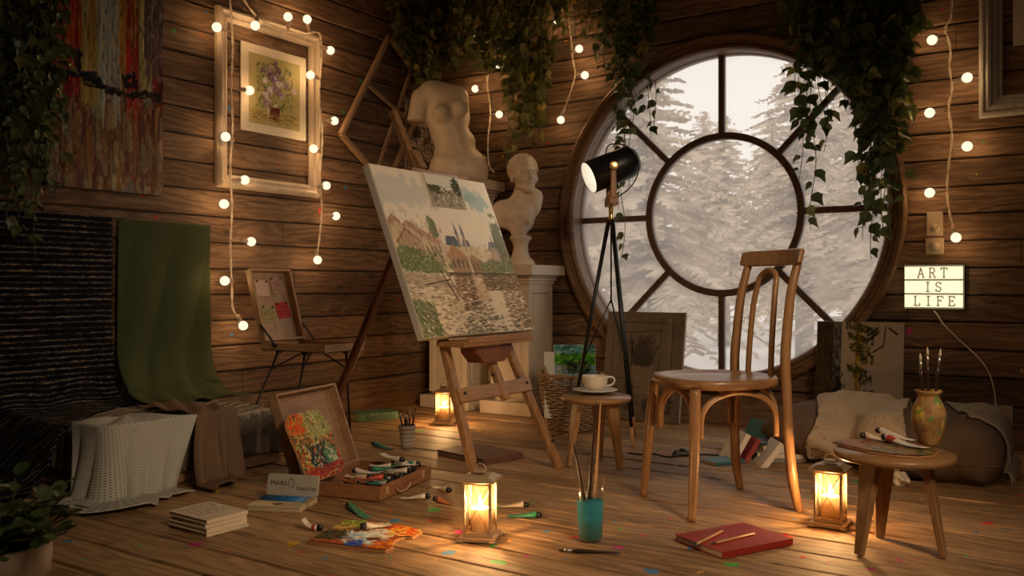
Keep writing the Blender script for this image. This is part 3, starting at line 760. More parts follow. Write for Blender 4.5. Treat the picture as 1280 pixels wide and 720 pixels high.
# ================================================================== plaster sculptures
M_plast = m_plain('cast_plaster', (.60,.49,.38), .42, 0, .07, 9, .08, spec=.45)
def mesh_from(name, V, Fc, mat, parent=None, M=None, smooth_it=2, loc=None):
    me = bpy.data.meshes.new(name); me.from_pydata(V, [], Fc); me.materials.append(mat)
    bm = bmesh.new(); bm.from_mesh(me); bmesh.ops.recalc_face_normals(bm, faces=bm.faces)
    for _ in range(smooth_it): bmesh.ops.smooth_vert(bm, verts=bm.verts, factor=.5, use_axis_x=True, use_axis_y=True, use_axis_z=True)
    bm.to_mesh(me); bm.free(); me.polygons.foreach_set('use_smooth', [True]*len(me.polygons)); me.update()
    o = bpy.data.objects.new(name, me); COL.objects.link(o)
    if parent is not None: o.parent = parent
    if M is not None: o.matrix_local = M
    if loc is not None: o.location = loc
    return o
# headless torso: x to the viewer's right, -y towards the viewer
def torso(x, y, z):
    d = ell(x, y, z, (-.010,.0,.060), (.160,.112,.125))
    d = smin(d, ell(x, y, z, (.055,-.018,.05), (.098,.105,.13)), .03)
    d = smin(d, ell(x, y, z, (-.085,-.012,.05), (.082,.10,.12)), .03)
    d = smin(d, ell(x, y, z, (-.035,-.006,.205), (.104,.082,.125)), .05)
    d = smin(d, ell(x, y, z, (-.075,0,.360), (.122,.090,.130)), .045)
    d = smin(d, cap(x, y, z, (-.155,.008,.485), (-.025,.012,.465), .080, .072), .035)
    d = smin(d, cap(x, y, z, (-.215,0,.455), (-.250,-.030,.33), .060, .048), .022)
    d = smin(d, cap(x, y, z, (-.02,.01,.47), (.005,.0,.36), .052, .045), .03)
    for c, r in (((-.006,-.088,.398),.047),((-.112,-.084,.362),.048)):
        d = smin(d, ell(x, y, z, c, (r,r*.74,r)), .020)
    d = smax(d, -ell(x, y, z, (-.015,-.100,.150), (.013,.020,.0065)), .006)
    d = smax(d, -cap(x, y, z, (-.052,-.104,.33), (-.030,-.098,.19), .007, .004), .020)
    d = smin(d, cap(x, y, z, (-.15,-.075,.120), (-.01,-.108,.098), .010, .012), .018)
    d = smin(d, cap(x, y, z, (-.01,-.108,.098), (.13,-.07,.125), .012, .010), .018)
    d = smax(d, -cap(x, y, z, (-.14,-.105,.070), (.0,-.132,.045), .007, .007), .012)
    d = smin(d, cap(x, y, z, (-.12,.01,.245), (.05,.01,.23), .03, .03), .05)
    d = smax(d, z-.560+.20*(x+.12)*(x > -.12), .006)
    d = np.where(x < -.196, smax(d, (.326-z)+.0*x, .004), d)
    return np.maximum(d, -z)
V, Fc = snet(torso, (-.34,-.19,-.01), (.24,.17,.60), .0062)
pA = Vector((-3.455, yf+.40-.205, 1.475)); tA = pd(572, 221, (Vector((-3.455, 4.6, 0))).dot(Vector((-AY, AX, 0))))
to = mesh_from('torso_sculpture', V, Fc, M_plast, smooth_it=2, loc=(-3.462, 4.605, 1.4745)); to.rotation_euler = (0,0,CAMYAW+math.radians(10)); to.scale = (1.17,1.15,1.17)
tag(to, 'headless white plaster female torso standing on the taller pedestal', 'sculpture')

def bust(x, y, z):
    # torso fragment
    d = ell(x, y, z, (-.015,.005,.275), (.095,.062,.105))
    d = smin(d, cap(x, y, z, (-.115,.01,.315), (-.02,.01,.35), .040, .052), .03)
    d = smin(d, ell(x, y, z, (-.112,.0,.290), (.056,.05,.080)), .03)
    d = smin(d, cap(x, y, z, (-.09,-.045,.36), (.05,-.052,.25), .012, .016), .02)
    d = smin(d, cap(x, y, z, (.02,.01,.355), (.082,.012,.395), .048, .042), .03)
    d = smin(d, ell(x, y, z, (.080,.0,.355), (.040,.045,.070)), .03)
    d = smin(d, ell(x, y, z, (-.055,-.048,.285), (.045,.022,.035)), .02)
    d = smin(d, ell(x, y, z, (.03,-.046,.30), (.042,.022,.038)), .02)
    d = smax(d, -(z-.185-.55*np.abs(x+.01)**1.0*.55), .01)
    d = smin(d, cap(x, y, z, (-.01,.0,.17), (-.01,.0,.24), .042, .055), .025)
    # neck
    d = smin(d, cap(x, y, z, (-.012,.012,.36), (.012,.008,.455), .046, .042), .022)
    # head frame, turned to the viewer's right and bowed
    a, b = math.radians(24), math.radians(10)
    X = x-.022; Y = y-.0; Z = z-.505
    X, Y = X*math.cos(a)+Y*math.sin(a)*1.0, -X*math.sin(a)+Y*math.cos(a)
    Y, Z = Y*math.cos(b)-Z*math.sin(b), Y*math.sin(b)+Z*math.cos(b)
    h = ell(X, Y, Z, (0,.018,.045), (.078,.094,.085))        # cranium
    h = smin(h, ell(X, Y, Z, (0,-.020,-.016), (.055,.068,.084)), .03)
    h = smin(h, ell(X, Y, Z, (0,-.060,-.082), (.024,.022,.020)), .022)   # chin
    h = smin(h, cap(X, Y, Z, (-.045,-.005,-.055), (-.010,-.058,-.088), .014, .012), .016)
    h = smin(h, cap(X, Y, Z, (.045,-.005,-.055), (.010,-.058,-.088), .014, .012), .016)
    for s_ in (-1,1):
        h = smax(h, -ell(X, Y, Z, (s_*.028,-.094,.006), (.019,.017,.013)), .014)
        h = smin(h, ell(X, Y, Z, (s_*.028,-.073,.004), (.013,.012,.010)), .004)
        h = smin(h, cap(X, Y, Z, (s_*.012,-.087,.022), (s_*.044,-.074,.022), .006, .006), .010)
        h = smin(h, ell(X, Y, Z, (s_*.036,-.060,-.028), (.020,.018,.018)), .015)
        h = smin(h, ell(X, Y, Z, (s_*.076,.008,-.006), (.009,.017,.028)), .005)
    h = smin(h, cap(X, Y, Z, (0,-.088,.016), (0,-.108,-.026), .006, .010), .008)
    h = smin(h, ell(X, Y, Z, (0,-.098,-.031), (.017,.010,.008)), .005)
    h = smin(h, ell(X, Y, Z, (0,-.087,-.050), (.022,.009,.0055)), .004)
    h = smin(h, ell(X, Y, Z, (0,-.085,-.062), (.018,.009,.0060)), .004)
    # hair: a cap of curls
    rr = random.Random(4); hair = ell(X, Y, Z, (0,.028,.056), (.086,.098,.088)); hair = smax(hair, -(Z-.034+.085*(Y>.015)), .006)
    hair = hair+.0040*np.sin(X*150+np.sin(Z*90)*2.5)*np.sin(Z*140+Y*120)
    for k in range(34):
        t_ = -1.25+2.5*(k%12)/11+rr.uniform(-.08,.08); row = k//12; zz = .040+.020*row+rr.uniform(-.004,.004)
        cx_ = .074*math.sin(t_); cy_ = .018-.092*math.cos(t_)*(1-.10*row)+.004
        hair = smin(hair, ell(X, Y, Z, (cx_, cy_, zz), (.0150,.0140,.0135)), .003)
    h = smin(h, hair, .003)
    return smin(d, h, .012)
V, Fc = snet(bust, (-.185,-.135,.135), (.145,.145,.69), .0042)
br = empty('bust_sculpture', (-2.985, 4.60, .9145), CAMYAW-math.radians(4), 'white plaster bust of a curly-haired youth on the shorter pedestal', 'sculpture')
mesh_from('figure', V, Fc, M_plast, br, smooth_it=1)
mb = MB(); mb.lathe([(.082,0),(.085,.012),(.080,.020),(.080,.026),(.068,.034),(.054,.050),(.045,.075),(.042,.105),(.047,.135),(.060,.150),(.063,.158),(.060,.165),(.050,.170),(.03,.176)], 44)
mb.build('socle', M_plast, br); br.scale = (1.1,1.1,1.1)
# ================================================================== paintings and frames
M_pig = m_paint('watercolour_pigment', .7, .25, 90)
M_oil = m_paint('thick_oil_pigment', .38, .9, 55)
M_canvas_edge = m_plain('primed_canvas_edge', (.55,.50,.44), .8, 0, .08, 120, .2)
M_ecru = m_plain('old_paper', (.66,.60,.50), .8, 0, .08, 40, .05)
M_whframe = m_wood('white_painted_frame', (.42,.33,.25), (.60,.49,.38), 2, .8, .45, .15)
M_greyframe = m_wood('grey_painted_frame', (.30,.29,.27), (.42,.40,.37), 2, .8, .5, .15)

# --- the big town watercolour on the easel
P = Paint(400, 360, (.93,.89,.83))
sky = fbm(P.x*3, P.y*4, 3)
P.mix((sky-.42)*3*(P.y<.5), (.66,.71,.74), .32); P.mix((fbm(P.x*4, P.y*3, 9)-.5)*4*(P.y<.45)*(P.x>.4), (.93,.84,.72), .6)
P.blob(.74,.11,.12,.05,(.50,.67,.72),.5,.9,4); P.blob(.85,.16,.10,.05,(.45,.62,.70),.6,.9,5); P.blob(.2,.15,.25,.10,(.66,.70,.74),.5,.9,6)
tree_g = [(.22,.30,.16),(.33,.40,.22),(.16,.22,.14),(.42,.44,.26)]; br_ = [(.30,.19,.12),(.42,.29,.18),(.22,.15,.11),(.52,.38,.25)]; ro = [(.60,.40,.28),(.52,.33,.23),(.68,.48,.34)]
pal_w = [(.82,.74,.64),(.74,.64,.53),(.86,.80,.72),(.66,.55,.45)]
P.poly([(0,.36),(.06,.30),(.12,.36),(.2,.33),(.26,.40),(.34,.38),(.40,.46),(.40,.62),(0,.62)], (.78,.69,.59))
P.poly([(0,.33),(.05,.29),(.10,.33),(.10,.36),(.06,.33),(0,.37)], (.66,.50,.40)); P.poly([(.10,.36),(.15,.32),(.38,.44),(.36,.47),(.16,.37)], (.68,.52,.42)); P.strokes(60,(.02,.28,.36,.42),.03,.003,PI/2,[(.50,.38,.30),(.84,.78,.70),(.40,.30,.26)],.7,77,.1)
P.poly([(.03,.46),(.12,.37),(.21,.45),(.21,.62),(.03,.62)], (.64,.52,.42)); P.poly([(.02,.455),(.12,.365),(.22,.445),(.21,.455),(.12,.385),(.03,.47)], (.50,.36,.28))
for x in (.065,.10,.15,.18): P.rect(x,.48,x+.018,.53,(.86,.84,.80)); P.rect(x+.003,.485,x+.015,.525,(.35,.33,.32))
for x in (.245,.28,.315,.35): P.rect(x,.47,x+.014,.51,(.40,.33,.28),.8)
P.blob(.36,.36,.035,.05,(.30,.36,.22),.9,.8,7); P.blob(.34,.32,.02,.03,(.36,.42,.28),.8,.8,8)
P.poly([(.42,.46),(.44,.40),(.52,.40),(.55,.47)], (.22,.26,.36)); P.poly([(.56,.48),(.58,.42),(.63,.42),(.65,.48)], (.30,.34,.44))
for x in (.545,.60): 
    P.poly([(x-.012,.46),(x-.012,.38),(x,.32),(x+.012,.38),(x+.012,.46)], (.55,.50,.48)); P.poly([(x-.014,.385),(x,.30),(x+.014,.385)], (.30,.33,.42))
P.poly([(.40,.47),(.70,.46),(.72,.62),(.40,.62)], (.80,.71,.60))
P.poly([(.40,.53),(.47,.45),(.58,.53)], (.66,.47,.33)); P.poly([(.41,.53),(.575,.53),(.575,.63),(.41,.63)], (.57,.44,.33))
for x in (.43,.47,.51,.545): P.rect(x,.55,x+.016,.60,(.24,.18,.15),.9)
P.poly([(.58,.55),(.62,.51),(.70,.55)], (.60,.43,.31)); P.rect(.59,.55,.70,.63,(.50,.38,.29))
for x in (.61,.645,.675): P.rect(x,.57,x+.012,.61,(.26,.20,.17),.9)
P.poly([(.70,.60),(.70,.50),(.76,.47),(1,.52),(1,.62)], (.84,.76,.65)); P.poly([(.72,.575),(.80,.53),(1,.54),(1,.57)], (.58,.40,.28))
P.poly([(.80,.48),(.83,.42),(.93,.42),(.96,.50)], (.35,.38,.46)); P.poly([(.885,.44),(.90,.26),(.915,.44)], (.38,.38,.42)); P.poly([(.855,.46),(.865,.36),(.875,.46)], (.35,.36,.42))
P.rect(.82,.46,.95,.55,(.62,.55,.50),.8)
P.blob(.955,.40,.05,.12,(.22,.27,.18),.85,.9,11); P.blob(.97,.50,.06,.06,(.28,.32,.22),.8,.9,12)
P.strokes(420,(.0,.34,.42,.60),.03,.003,PI/2,br_+pal_w,.45,31,.25); P.strokes(260,(.4,.44,1,.60),.026,.003,PI/2,br_+pal_w,.4,32,.3)
P.blob(.12,.58,.13,.06,(.25,.34,.20),.9,1,13); P.blob(.27,.60,.10,.05,(.32,.40,.25),.9,1,14); P.blob(.04,.53,.06,.05,(.30,.40,.27),.8,1,15)
P.strokes(500,(.0,.50,.36,.64),.016,.004,0,tree_g+[(.55,.60,.42)],.8,33,1.6)
P.blob(.80,.60,.10,.04,(.38,.42,.26),.9,1,16); P.blob(.93,.59,.08,.035,(.30,.35,.21),.9,1,17); P.strokes(420,(.70,.555,1,.635),.014,.004,0,tree_g+[(.60,.58,.42)],.8,34,1.6)
# water and reflections
P.rect(0,.635,1,1,(.86,.80,.72)); P.mix((P.y>.635)*(fbm(P.x*8, P.y*30, 21)-.45)*5, (.70,.66,.60), .5)
P.poly([(0,.63),(.28,.64),(.40,.72),(.40,.80),(.20,.72),(0,.70)], (.66,.60,.52)); 
P.rect(.36,.628,1,.65,(.16,.11,.09),.9)
def refl(x0,x1,y1,cols,n,sd): P.strokes(n,(x0,.64,x1,y1),.034,.0042,0,cols,.75,sd,.18)
refl(.40,.56,.86,br_,330,41); refl(.56,.66,.80,[(.62,.50,.38),(.74,.64,.52)],160,42); refl(.66,1.0,.74,br_+[(.25,.22,.18)],420,43); refl(.80,1.0,.98,[(.34,.26,.19),(.50,.40,.30),(.22,.18,.15),(.60,.52,.42)],520,44)
refl(.0,.40,1.0,[(.52,.44,.36),(.62,.55,.46),(.78,.72,.64),(.36,.32,.27)],620,45); P.strokes(260,(.0,.80,.16,1.0),.03,.006,.9,tree_g+[(.40,.52,.42)],.8,46,.5)
P.strokes(300,(.40,.80,.66,1.0),.034,.004,0,[(.20,.17,.15),(.40,.32,.25),(.80,.75,.68)],.7,47,.12); P.strokes(120,(.36,.9,1,1),.03,.005,0,[(.15,.14,.12),(.35,.38,.33)],.7,48,.2)
P.line(.14,.705,.36,.672,.004,(.20,.14,.11)); P.line(.30,.62,.37,.80,.005,(.20,.14,.11)); P.line(.34,.62,.40,.78,.004,(.24,.18,.14))
P.mix(np.ones_like(P.x), (.90,.80,.66), .20)
lm = pl(0,1).normalized()
BZ, CHT, CW = .585, .735, .795
ang = math.atan(LEAN)
cv = empty('town_painting', (0,0,0), 0, 'large stretched watercolour of a riverside town standing on the easel tray', 'painting')
cv.matrix_world = Matrix.Translation(eas.location) @ Matrix.Rotation(eas.rotation_euler[2],4,'Z') @ Matrix.Translation((-.020, LEAN*BZ-.055, BZ)) @ Matrix.Rotation(-ang,4,'X')
mb = MB(); mb.box((0,.0,CHT/2), (CW,.034,CHT)); mb.build('stretched_canvas', M_canvas_edge, cv, bevel=.003)
painted('painted_face', P, CW-.004, CHT-.004, M_pig, cv, Matrix.Translation((0,-.0185,.002)))

# --- the small photograph clipped on it
P2 = Paint(90, 64, (.86,.83,.78)); P2.rect(0,.5,1,1,(.62,.58,.50)); P2.blob(.18,.45,.2,.12,(.30,.33,.22),1,1,3); P2.blob(.88,.32,.13,.26,(.24,.27,.18),1,1,4)
P2.strokes(90,(0,.35,1,.6),.05,.015,0,tree_g+br_,.8,5,.6); P2.strokes(160,(0,.6,1,1),.08,.015,PI/2,[(.8,.76,.70),(.35,.31,.26),(.4,.42,.32),(.62,.54,.45),(.85,.8,.72)],.8,6,.15)
sp_ = empty('reference_photograph', (0,0,0), 0, 'small printed river photograph clipped to the top of the large town painting', 'photograph')
sp_.matrix_world = cv.matrix_world @ Matrix.Translation((.052,-.0235,CHT-.160)) @ Matrix.Diagonal((.92,1,.92,1))
mb = MB(); mb.box((0,.001,.085), (.262,.002,.170)); mb.build('paper', M_ecru, sp_)
painted('print', P2, .258, .166, M_pig, sp_, Matrix.Translation((0,-.0008,.002)))

# --- things on the left wall: local X of the sheet runs along +Y of the room, facing +X
ML = Matrix(((0,-1,0,0),(1,0,0,0),(0,0,1,0),(0,0,0,1)))      # sheet x -> +Y, sheet -y -> +X
def on_left(y0, y1, z0, off): return Matrix.Translation((XL+off, (y0+y1)/2, z0)) @ ML
a = pX(57,232,XL+.04); b = pX(203,245,XL+.04)
P = Paint(220, 380, (.42,.40,.36)); yy = P.y
cols = [(.45,.46,.44),(.52,.52,.48),(.50,.36,.12),(.55,.42,.16),(.60,.55,.42),(.40,.36,.33)]
P.strokes(700,(0,-.1,1,.6),.30,.02,PI/2,cols,.6,3,.05)
P.strokes(260,(0,.05,.28,.75),.22,.018,PI/2,[(.60,.16,.04),(.48,.08,.03),(.70,.28,.08),(.35,.06,.03)],.75,4,.08)
P.strokes(120,(.28,.2,.42,.6),.25,.02,PI/2,[(.66,.60,.36),(.62,.50,.20)],.7,5,.05); P.strokes(110,(.42,-.1,.60,.9),.35,.02,PI/2,[(.60,.63,.60),(.66,.64,.56),(.52,.56,.54)],.7,6,.04)
P.strokes(70,(.60,.1,.75,.6),.2,.02,PI/2,[(.66,.48,.20),(.58,.40,.12)],.75,7,.05); P.strokes(50,(.66,.25,.80,.85),.24,.02,PI/2,[(.68,.14,.05),(.60,.24,.10)],.8,8,.04)
P.strokes(50,(.78,.08,.88,.5),.25,.018,PI/2,[(.66,.62,.34),(.60,.56,.36)],.8,9,.04); P.strokes(60,(.9,.35,1,.9),.22,.02,PI/2,[(.55,.10,.04),(.35,.10,.08)],.8,10,.05); P.strokes(60,(.82,-.05,1,.4),.25,.02,PI/2,[(.34,.28,.30),(.40,.34,.34)],.7,14,.05)
dk = [(.05,.03,.04),(.10,.04,.03),(.16,.05,.03),(.03,.03,.05)]
P.strokes(26,(.0,.535,.42,.565),.10,.012,.05,dk,.85,11,.15); P.strokes(34,(.3,.565,1,.60),.10,.009,.04,dk,.9,12,.10); P.strokes(9,(.62,.49,.76,.56),.04,.014,.1,dk,.85,13,.8); P.strokes(14,(.08,.42,.26,.52),.05,.014,.6,dk,.8,23,.8)
P.strokes(170,(0,.68,1,1.0),.14,.034,PI/2,[(.45,.28,.10),(.52,.38,.16),(.40,.20,.08),(.50,.46,.38),(.36,.14,.06),(.60,.54,.40)],.6,15,.05)
P.mix((fbm(P.x*30, P.y*40, 5)-.53)*6, (.74,.70,.62), .30); P.mix((fbm(P.x*40, P.y*26, 15)-.55)*6, (.20,.10,.06), .35)
ab = empty('abstract_painting', (0,0,0), 0, 'large vertical abstract oil painting in orange, grey and black on the left wall', 'painting')
hh = 1.12; wd = b.y-a.y; ab.matrix_world = on_left(a.y, b.y, b.z-.0, .022)
mb = MB(); mb.box((0,.0,hh/2), (wd,.036,hh)); mb.build('stretched_canvas', m_plain('dark_canvas_edge', (.10,.07,.05), .8), ab)
painted('painted_face', P, wd-.002, hh-.002, M_oil, ab, Matrix.Translation((0,-.0275,.001)), relief=.012)

def frame(root, w, h, prof, mat, name='frame'):
    """mitred moulding round w x h (outer), in the XZ plane facing -Y; prof = [(inset, y)]"""
    for k in range(4):
        mb = MB(); L = w if k%2==0 else h; Hh = h if k%2==0 else w
        vs = []
        for ins, y in prof: vs += [(-L/2+ins, y, -Hh/2+ins), (L/2-ins, y, -Hh/2+ins)]
        m = len(prof); fs = [(2*i, 2*i+1, 2*((i+1)%m)+1, 2*((i+1)%m)) for i in range(m)]
        mb.add(vs, fs, M=Matrix.Translation((0,0,h/2)) @ Matrix.Rotation(-k*PI/2,4,'Y')); mb.build('frame_rail', mat, root, bevel=.0015)
a = pX(275,233,XL+.05); b = pX(403,247,XL+.05); top = pX(274,4,XL+.05)
fr = empty('picture_frame', (0,0,0), 0, 'large empty white moulded frame on the left wall around the flower picture', 'frame')
zb = (a.z+b.z)/2; fr.matrix_world = on_left(a.y, b.y, zb, .004)
prof_w = [(0,0),(0,-.022),(.010,-.040),(.022,-.044),(.030,-.030),(.040,-.026),(.052,-.030),(.060,-.018),(.070,-.014),(.070,0)]
frame(fr, b.y-a.y, top.z-zb, prof_w, M_whframe)
a = pX(302,163,XL+.02); b = pX(383,175,XL+.02); top = pX(301,50,XL+.02); zb = (a.z+b.z)/2
P = Paint(150, 200, (.70,.64,.46)); P.mix(fbm(P.x*4, P.y*4, 2)*1.4-.3, (.58,.58,.36), .7)
P.strokes(240,(.15,.12,.85,.75),.08,.008,-1.2,[(.30,.36,.20),(.22,.28,.16),(.42,.46,.26)],.7,3,.9)
r = random.Random(5)
for k in range(26):
    x, y = r.gauss(.48,.19), r.gauss(.40,.17)
    c = r.choice([(.48,.34,.56),(.62,.50,.70),(.38,.24,.46),(.84,.78,.84)]) if y < .35 else r.choice([(.80,.72,.82),(.88,.84,.88),(.60,.46,.66)])
    P.strokes(16,(x-.05,y-.04,x+.05,y+.04),.05,.010,r.uniform(0,3),[c,tuple(q*.85 for q in c)],.85,k+50,1.5)
P.poly([(.40,.72),(.60,.72),(.58,.88),(.50,.91),(.42,.88)], (.40,.20,.14)); P.strokes(60,(.40,.72,.60,.90),.05,.01,PI/2,[(.30,.13,.10),(.52,.30,.20)],.7,9,.2)
P.strokes(120,(.05,.80,.95,.95),.09,.012,0,[(.58,.50,.26),(.46,.34,.18),(.68,.62,.40)],.5,10,.4); P.rect(0,0,1,.0,(1,1,1))
fp = empty('flower_picture', (0,0,0), 0, 'small watercolour of purple flowers with a wide white mount, inside the white frame', 'picture')
fp.matrix_world = on_left(a.y, b.y, zb, .012); w_, h_ = b.y-a.y, top.z-zb
mb = MB(); mb.box((0,0,h_/2), (w_,.010,h_)); mb.build('mount', m_plain('white_mount_board', (.72,.64,.53), .7), fp, bevel=.002)
painted('painted_sheet', P, w_*.79, h_*.80, M_pig, fp, Matrix.Translation((0,-.0065,h_*.10)))

# --- bare wooden stretcher, tilted on the left wall by the corner
st = empty('stretcher_frame', (0,0,0), 0, 'bare tilted wooden stretcher frame with cross braces on the left wall behind the easel', 'stretcher frame')
A_ = pX(486,46,XL+.03); B_ = pX(426,168,XL+.03); C_ = pX(482,232,XL+.03); D_ = A_+(C_-B_)
st.location = (B_+D_)/2; o_ = st.location
M_str = m_wood('bare_stretcher_wood', (.20,.12,.07), (.36,.23,.13), 2, 1, .6)
u1 = (A_-B_).normalized(); u2 = (C_-B_).normalized()
for p, q in ((A_,B_),(B_,C_),(C_,D_),(D_,A_)):
    mb = MB(); mb.bar(p-o_, q-o_, .026, .034, up=(1,0,0)); mb.build('rail', M_str, st, bevel=.002)
for p, q in ((A_.lerp(B_,.5), C_.lerp(D_,.62)), (B_.lerp(C_,.75), A_.lerp(D_,.55))):
    mb = MB(); mb.bar(p-o_+Vector((.008,0,0)), q-o_+Vector((.008,0,0)), .022, .014, up=(1,0,0)); mb.build('cross_brace', M_str, st, bevel=.002)

# --- pasted pages in the corner behind the torso
P = Paint(80, 170, (.62,.58,.50)); 
for j in range(7):
    for i in range(2): P.rect(i*.5+.02, j*.143+.01, i*.5+.48, j*.143+.135, (.66+.05*((i+j)%2),.62,.55))
P.strokes(200,(0.04,0,.96,1),.16,.006,0,[(.25,.22,.19),(.36,.32,.28)],.75,3,.06); P.strokes(70,(0,0,1,1),.22,.015,.8,[(.10,.09,.08)],.85,4,1.2)
for c_ in ((.3,.35),(.7,.7),(.6,.15)): P.blob(*c_,.16,.06,(.16,.14,.13),.8,.6,8)
pg = empty('pinned_pages', (0,0,0), 0, 'sheets of sketched pages pinned on the wall behind the torso', 'sketches')
a = pX(512,222,XL+.03); pg.matrix_world = on_left(a.y-.03, a.y+.36, 1.42, .0045)
mb = MB(); mb.box((0,0,.31), (.36,.003,.62)); mb.build('sheet', M_ecru, pg); painted('drawing', P, .358, .618, M_pig, pg, Matrix.Translation((0,-.003,.001)))

# --- right: grey frame and picture inside it
a = pY(1223,147,YB-.045); zt = 2.55
gf = empty('picture_frame', (0,0,0), 0, 'large grey moulded frame at the upper right corner of the window wall', 'frame')
gw = 1.0; gf.location = (a.x+gw/2, YB-.004, a.z)
frame(gf, gw, zt-a.z, [(0,0),(0,-.020),(.008,-.036),(.020,-.040),(.030,-.034),(.040,-.040),(.052,-.036),(.062,-.022),(.075,-.024),(.088,-.012),(.100,-.012),(.100,0)], M_greyframe)
b = pY(1266,57,YB-.02)
P = Paint(60, 60, (.52,.46,.36)); P.strokes(200,(0,0,1,1),.2,.03,.3,[(.36,.34,.24),(.55,.48,.36),(.42,.36,.30)],.6,3,1.2)
gp = empty('small_picture', (b.x+.24, YB-.012, b.z), 0, 'small mounted picture inside the grey frame at the right edge', 'picture')
mb = MB(); mb.box((0,0,.3), (.48,.010,.6)); mb.build('mount', m_plain('grey_mount_board', (.58,.54,.48), .7), gp, bevel=.002)
painted('painted_sheet', P, .36, .48, M_pig, gp, Matrix.Translation((0,-.0065,.06)))

# --- canvases leaning on the window wall
def leaning(name, x0, x1, ybot, ytop, h, P, lab, mat, edge, rz=0, th=.022):
    w = x1-x0; an = math.asin(min(.9, (ytop-ybot)/h)); root = empty(name, (0,0,0), 0, lab, 'painting')
    root.matrix_world = Matrix.Translation(((x0+x1)/2, ybot, .006)) @ Matrix.Rotation(rz,4,'Z') @ Matrix.Rotation(-an,4,'X')
    mb = MB(); mb.box((0,0,h/2), (w,th,h)); mb.build('stretched_canvas', edge, root, bevel=.002)
    painted('painted_face', P, w-.003, h-.003, mat, root, Matrix.Translation((0,-th/2-.0015,.0015))); return root
P = Paint(170, 220, (.40,.35,.30)); P.mix(fbm(P.x*5, P.y*6, 3)*1.5-.4, (.30,.26,.22), .7); P.mix(fbm(P.x*3, P.y*3, 13)*1.5-.6, (.47,.42,.36), .6)
ink = (.13,.11,.09)
for q in ((.10,.10,.10,.60),(.10,.10,.80,.10),(.80,.10,.80,.55),(.20,.20,.72,.17),(.20,.20,.22,.48),(.72,.06,.70,.66),(.86,.06,.86,.9),(.06,.62,.9,.66),(.16,.30,.40,.29)): P.line(*q,.004,ink,.6)
P.poly([(.36,.50),(.66,.50),(.62,.66),(.60,.76),(.42,.76),(.40,.64)], (.46,.40,.34),.7); P.poly([(.28,.66),(.40,.66),(.42,.90),(.30,.92)], (.24,.20,.17),.6); P.blob(.72,.86,.16,.12,(.20,.17,.15),.7,.7,3)
P.blob(.50,.36,.13,.12,(.24,.20,.17),.6,.9,4)
for k in range(9): P.line(.42+.02*k,.50,.36+.04*k,.25+.02*abs(k-4),.006,ink,.8)
P.line(.36,.50,.36,.26,.006,ink); P.line(.37,.50,.33,.22,.005,ink); P.strokes(160,(0,.66,1,1),.09,.004,0,[ink,(.20,.17,.14),(.5,.45,.38)],.5,6,.4); P.rect(.78,.06,.84,.9,(.50,.45,.39),.4)
leaning('sketched_canvas', -2.45, -1.95, 4.66, 4.765, .635, P, 'grey-brown canvas with a dark still-life sketch leaning under the round window', M_pig, m_plain('dusty_canvas_edge', (.33,.28,.23), .85))
P = Paint(170, 220, (.64,.57,.50)); P.mix(fbm(P.x*3, P.y*4, 3)*1.6-.4, (.56,.55,.55), .7); P.mix((P.y>.45)*(fbm(P.x*4, P.y*3, 8)*1.5-.4), (.68,.58,.49), .8)
P.blob(.92,.95,.15,.18,(.42,.50,.54),.7,.6,2)
P.rect(.0,0,.20,1,(.24,.18,.09)); P.strokes(360,(0,0,.20,1),.05,.008,PI/2,[(.20,.14,.06),(.34,.26,.12),(.28,.26,.12),(.14,.10,.05)],.8,2,.5)
P.rect(.20,0,.30,1,(.40,.38,.38)); P.strokes(60,(.20,.05,.28,.6),.05,.006,1.4,[(.10,.08,.07)],.9,4,.5); P.blob(.28,.78,.07,.28,(.10,.12,.07),.95,.7,5)
P.rect(.465,.0,.53,.86,(.50,.38,.10)); P.strokes(140,(.46,0,.535,.86),.05,.008,PI/2,[(.62,.48,.14),(.38,.28,.08)],.7,6,.2)
P.poly([(.35,.345),(.62,.34),(.72,.335),(.78,.36),(.72,.385),(.35,.375)], (.62,.52,.40),.9)
for x, y in ((.42,.03),(.44,.12),(.55,.06),(.60,.16),(.56,.25),(.46,.22),(.60,.32),(.52,.44),(.63,.62),(.58,.50),(.44,.40),(.66,.08)): P.strokes(34,(x-.07,y-.035,x+.07,y+.035),.03,.008,.3,[(.22,.22,.07),(.32,.30,.10),(.13,.15,.05)],.9,int(x*90),1.4)
P.strokes(320,(.28,.78,.78,1.0),.03,.010,.6,[(.05,.07,.03),(.10,.12,.05),(.16,.17,.07)],.95,7,1.4); P.blob(.5,.93,.26,.08,(.06,.08,.04),1,.6,8)
P.line(.80,.04,.78,.20,.006,(.10,.08,.06)); P.line(.78,.20,.66,.26,.006,(.10,.08,.06)); P.line(.84,.05,.93,.10,.008,(.12,.10,.08)); P.line(.60,.16,.70,.10,.010,(.14,.11,.08))
leaning('tree_painting', -1.215, -.790, 4.70, 4.775, .60, P, 'painting of a tree trunk, signpost and bushes leaning on the wall below the sign', M_pig, m_plain('pale_canvas_edge', (.46,.40,.33), .85))
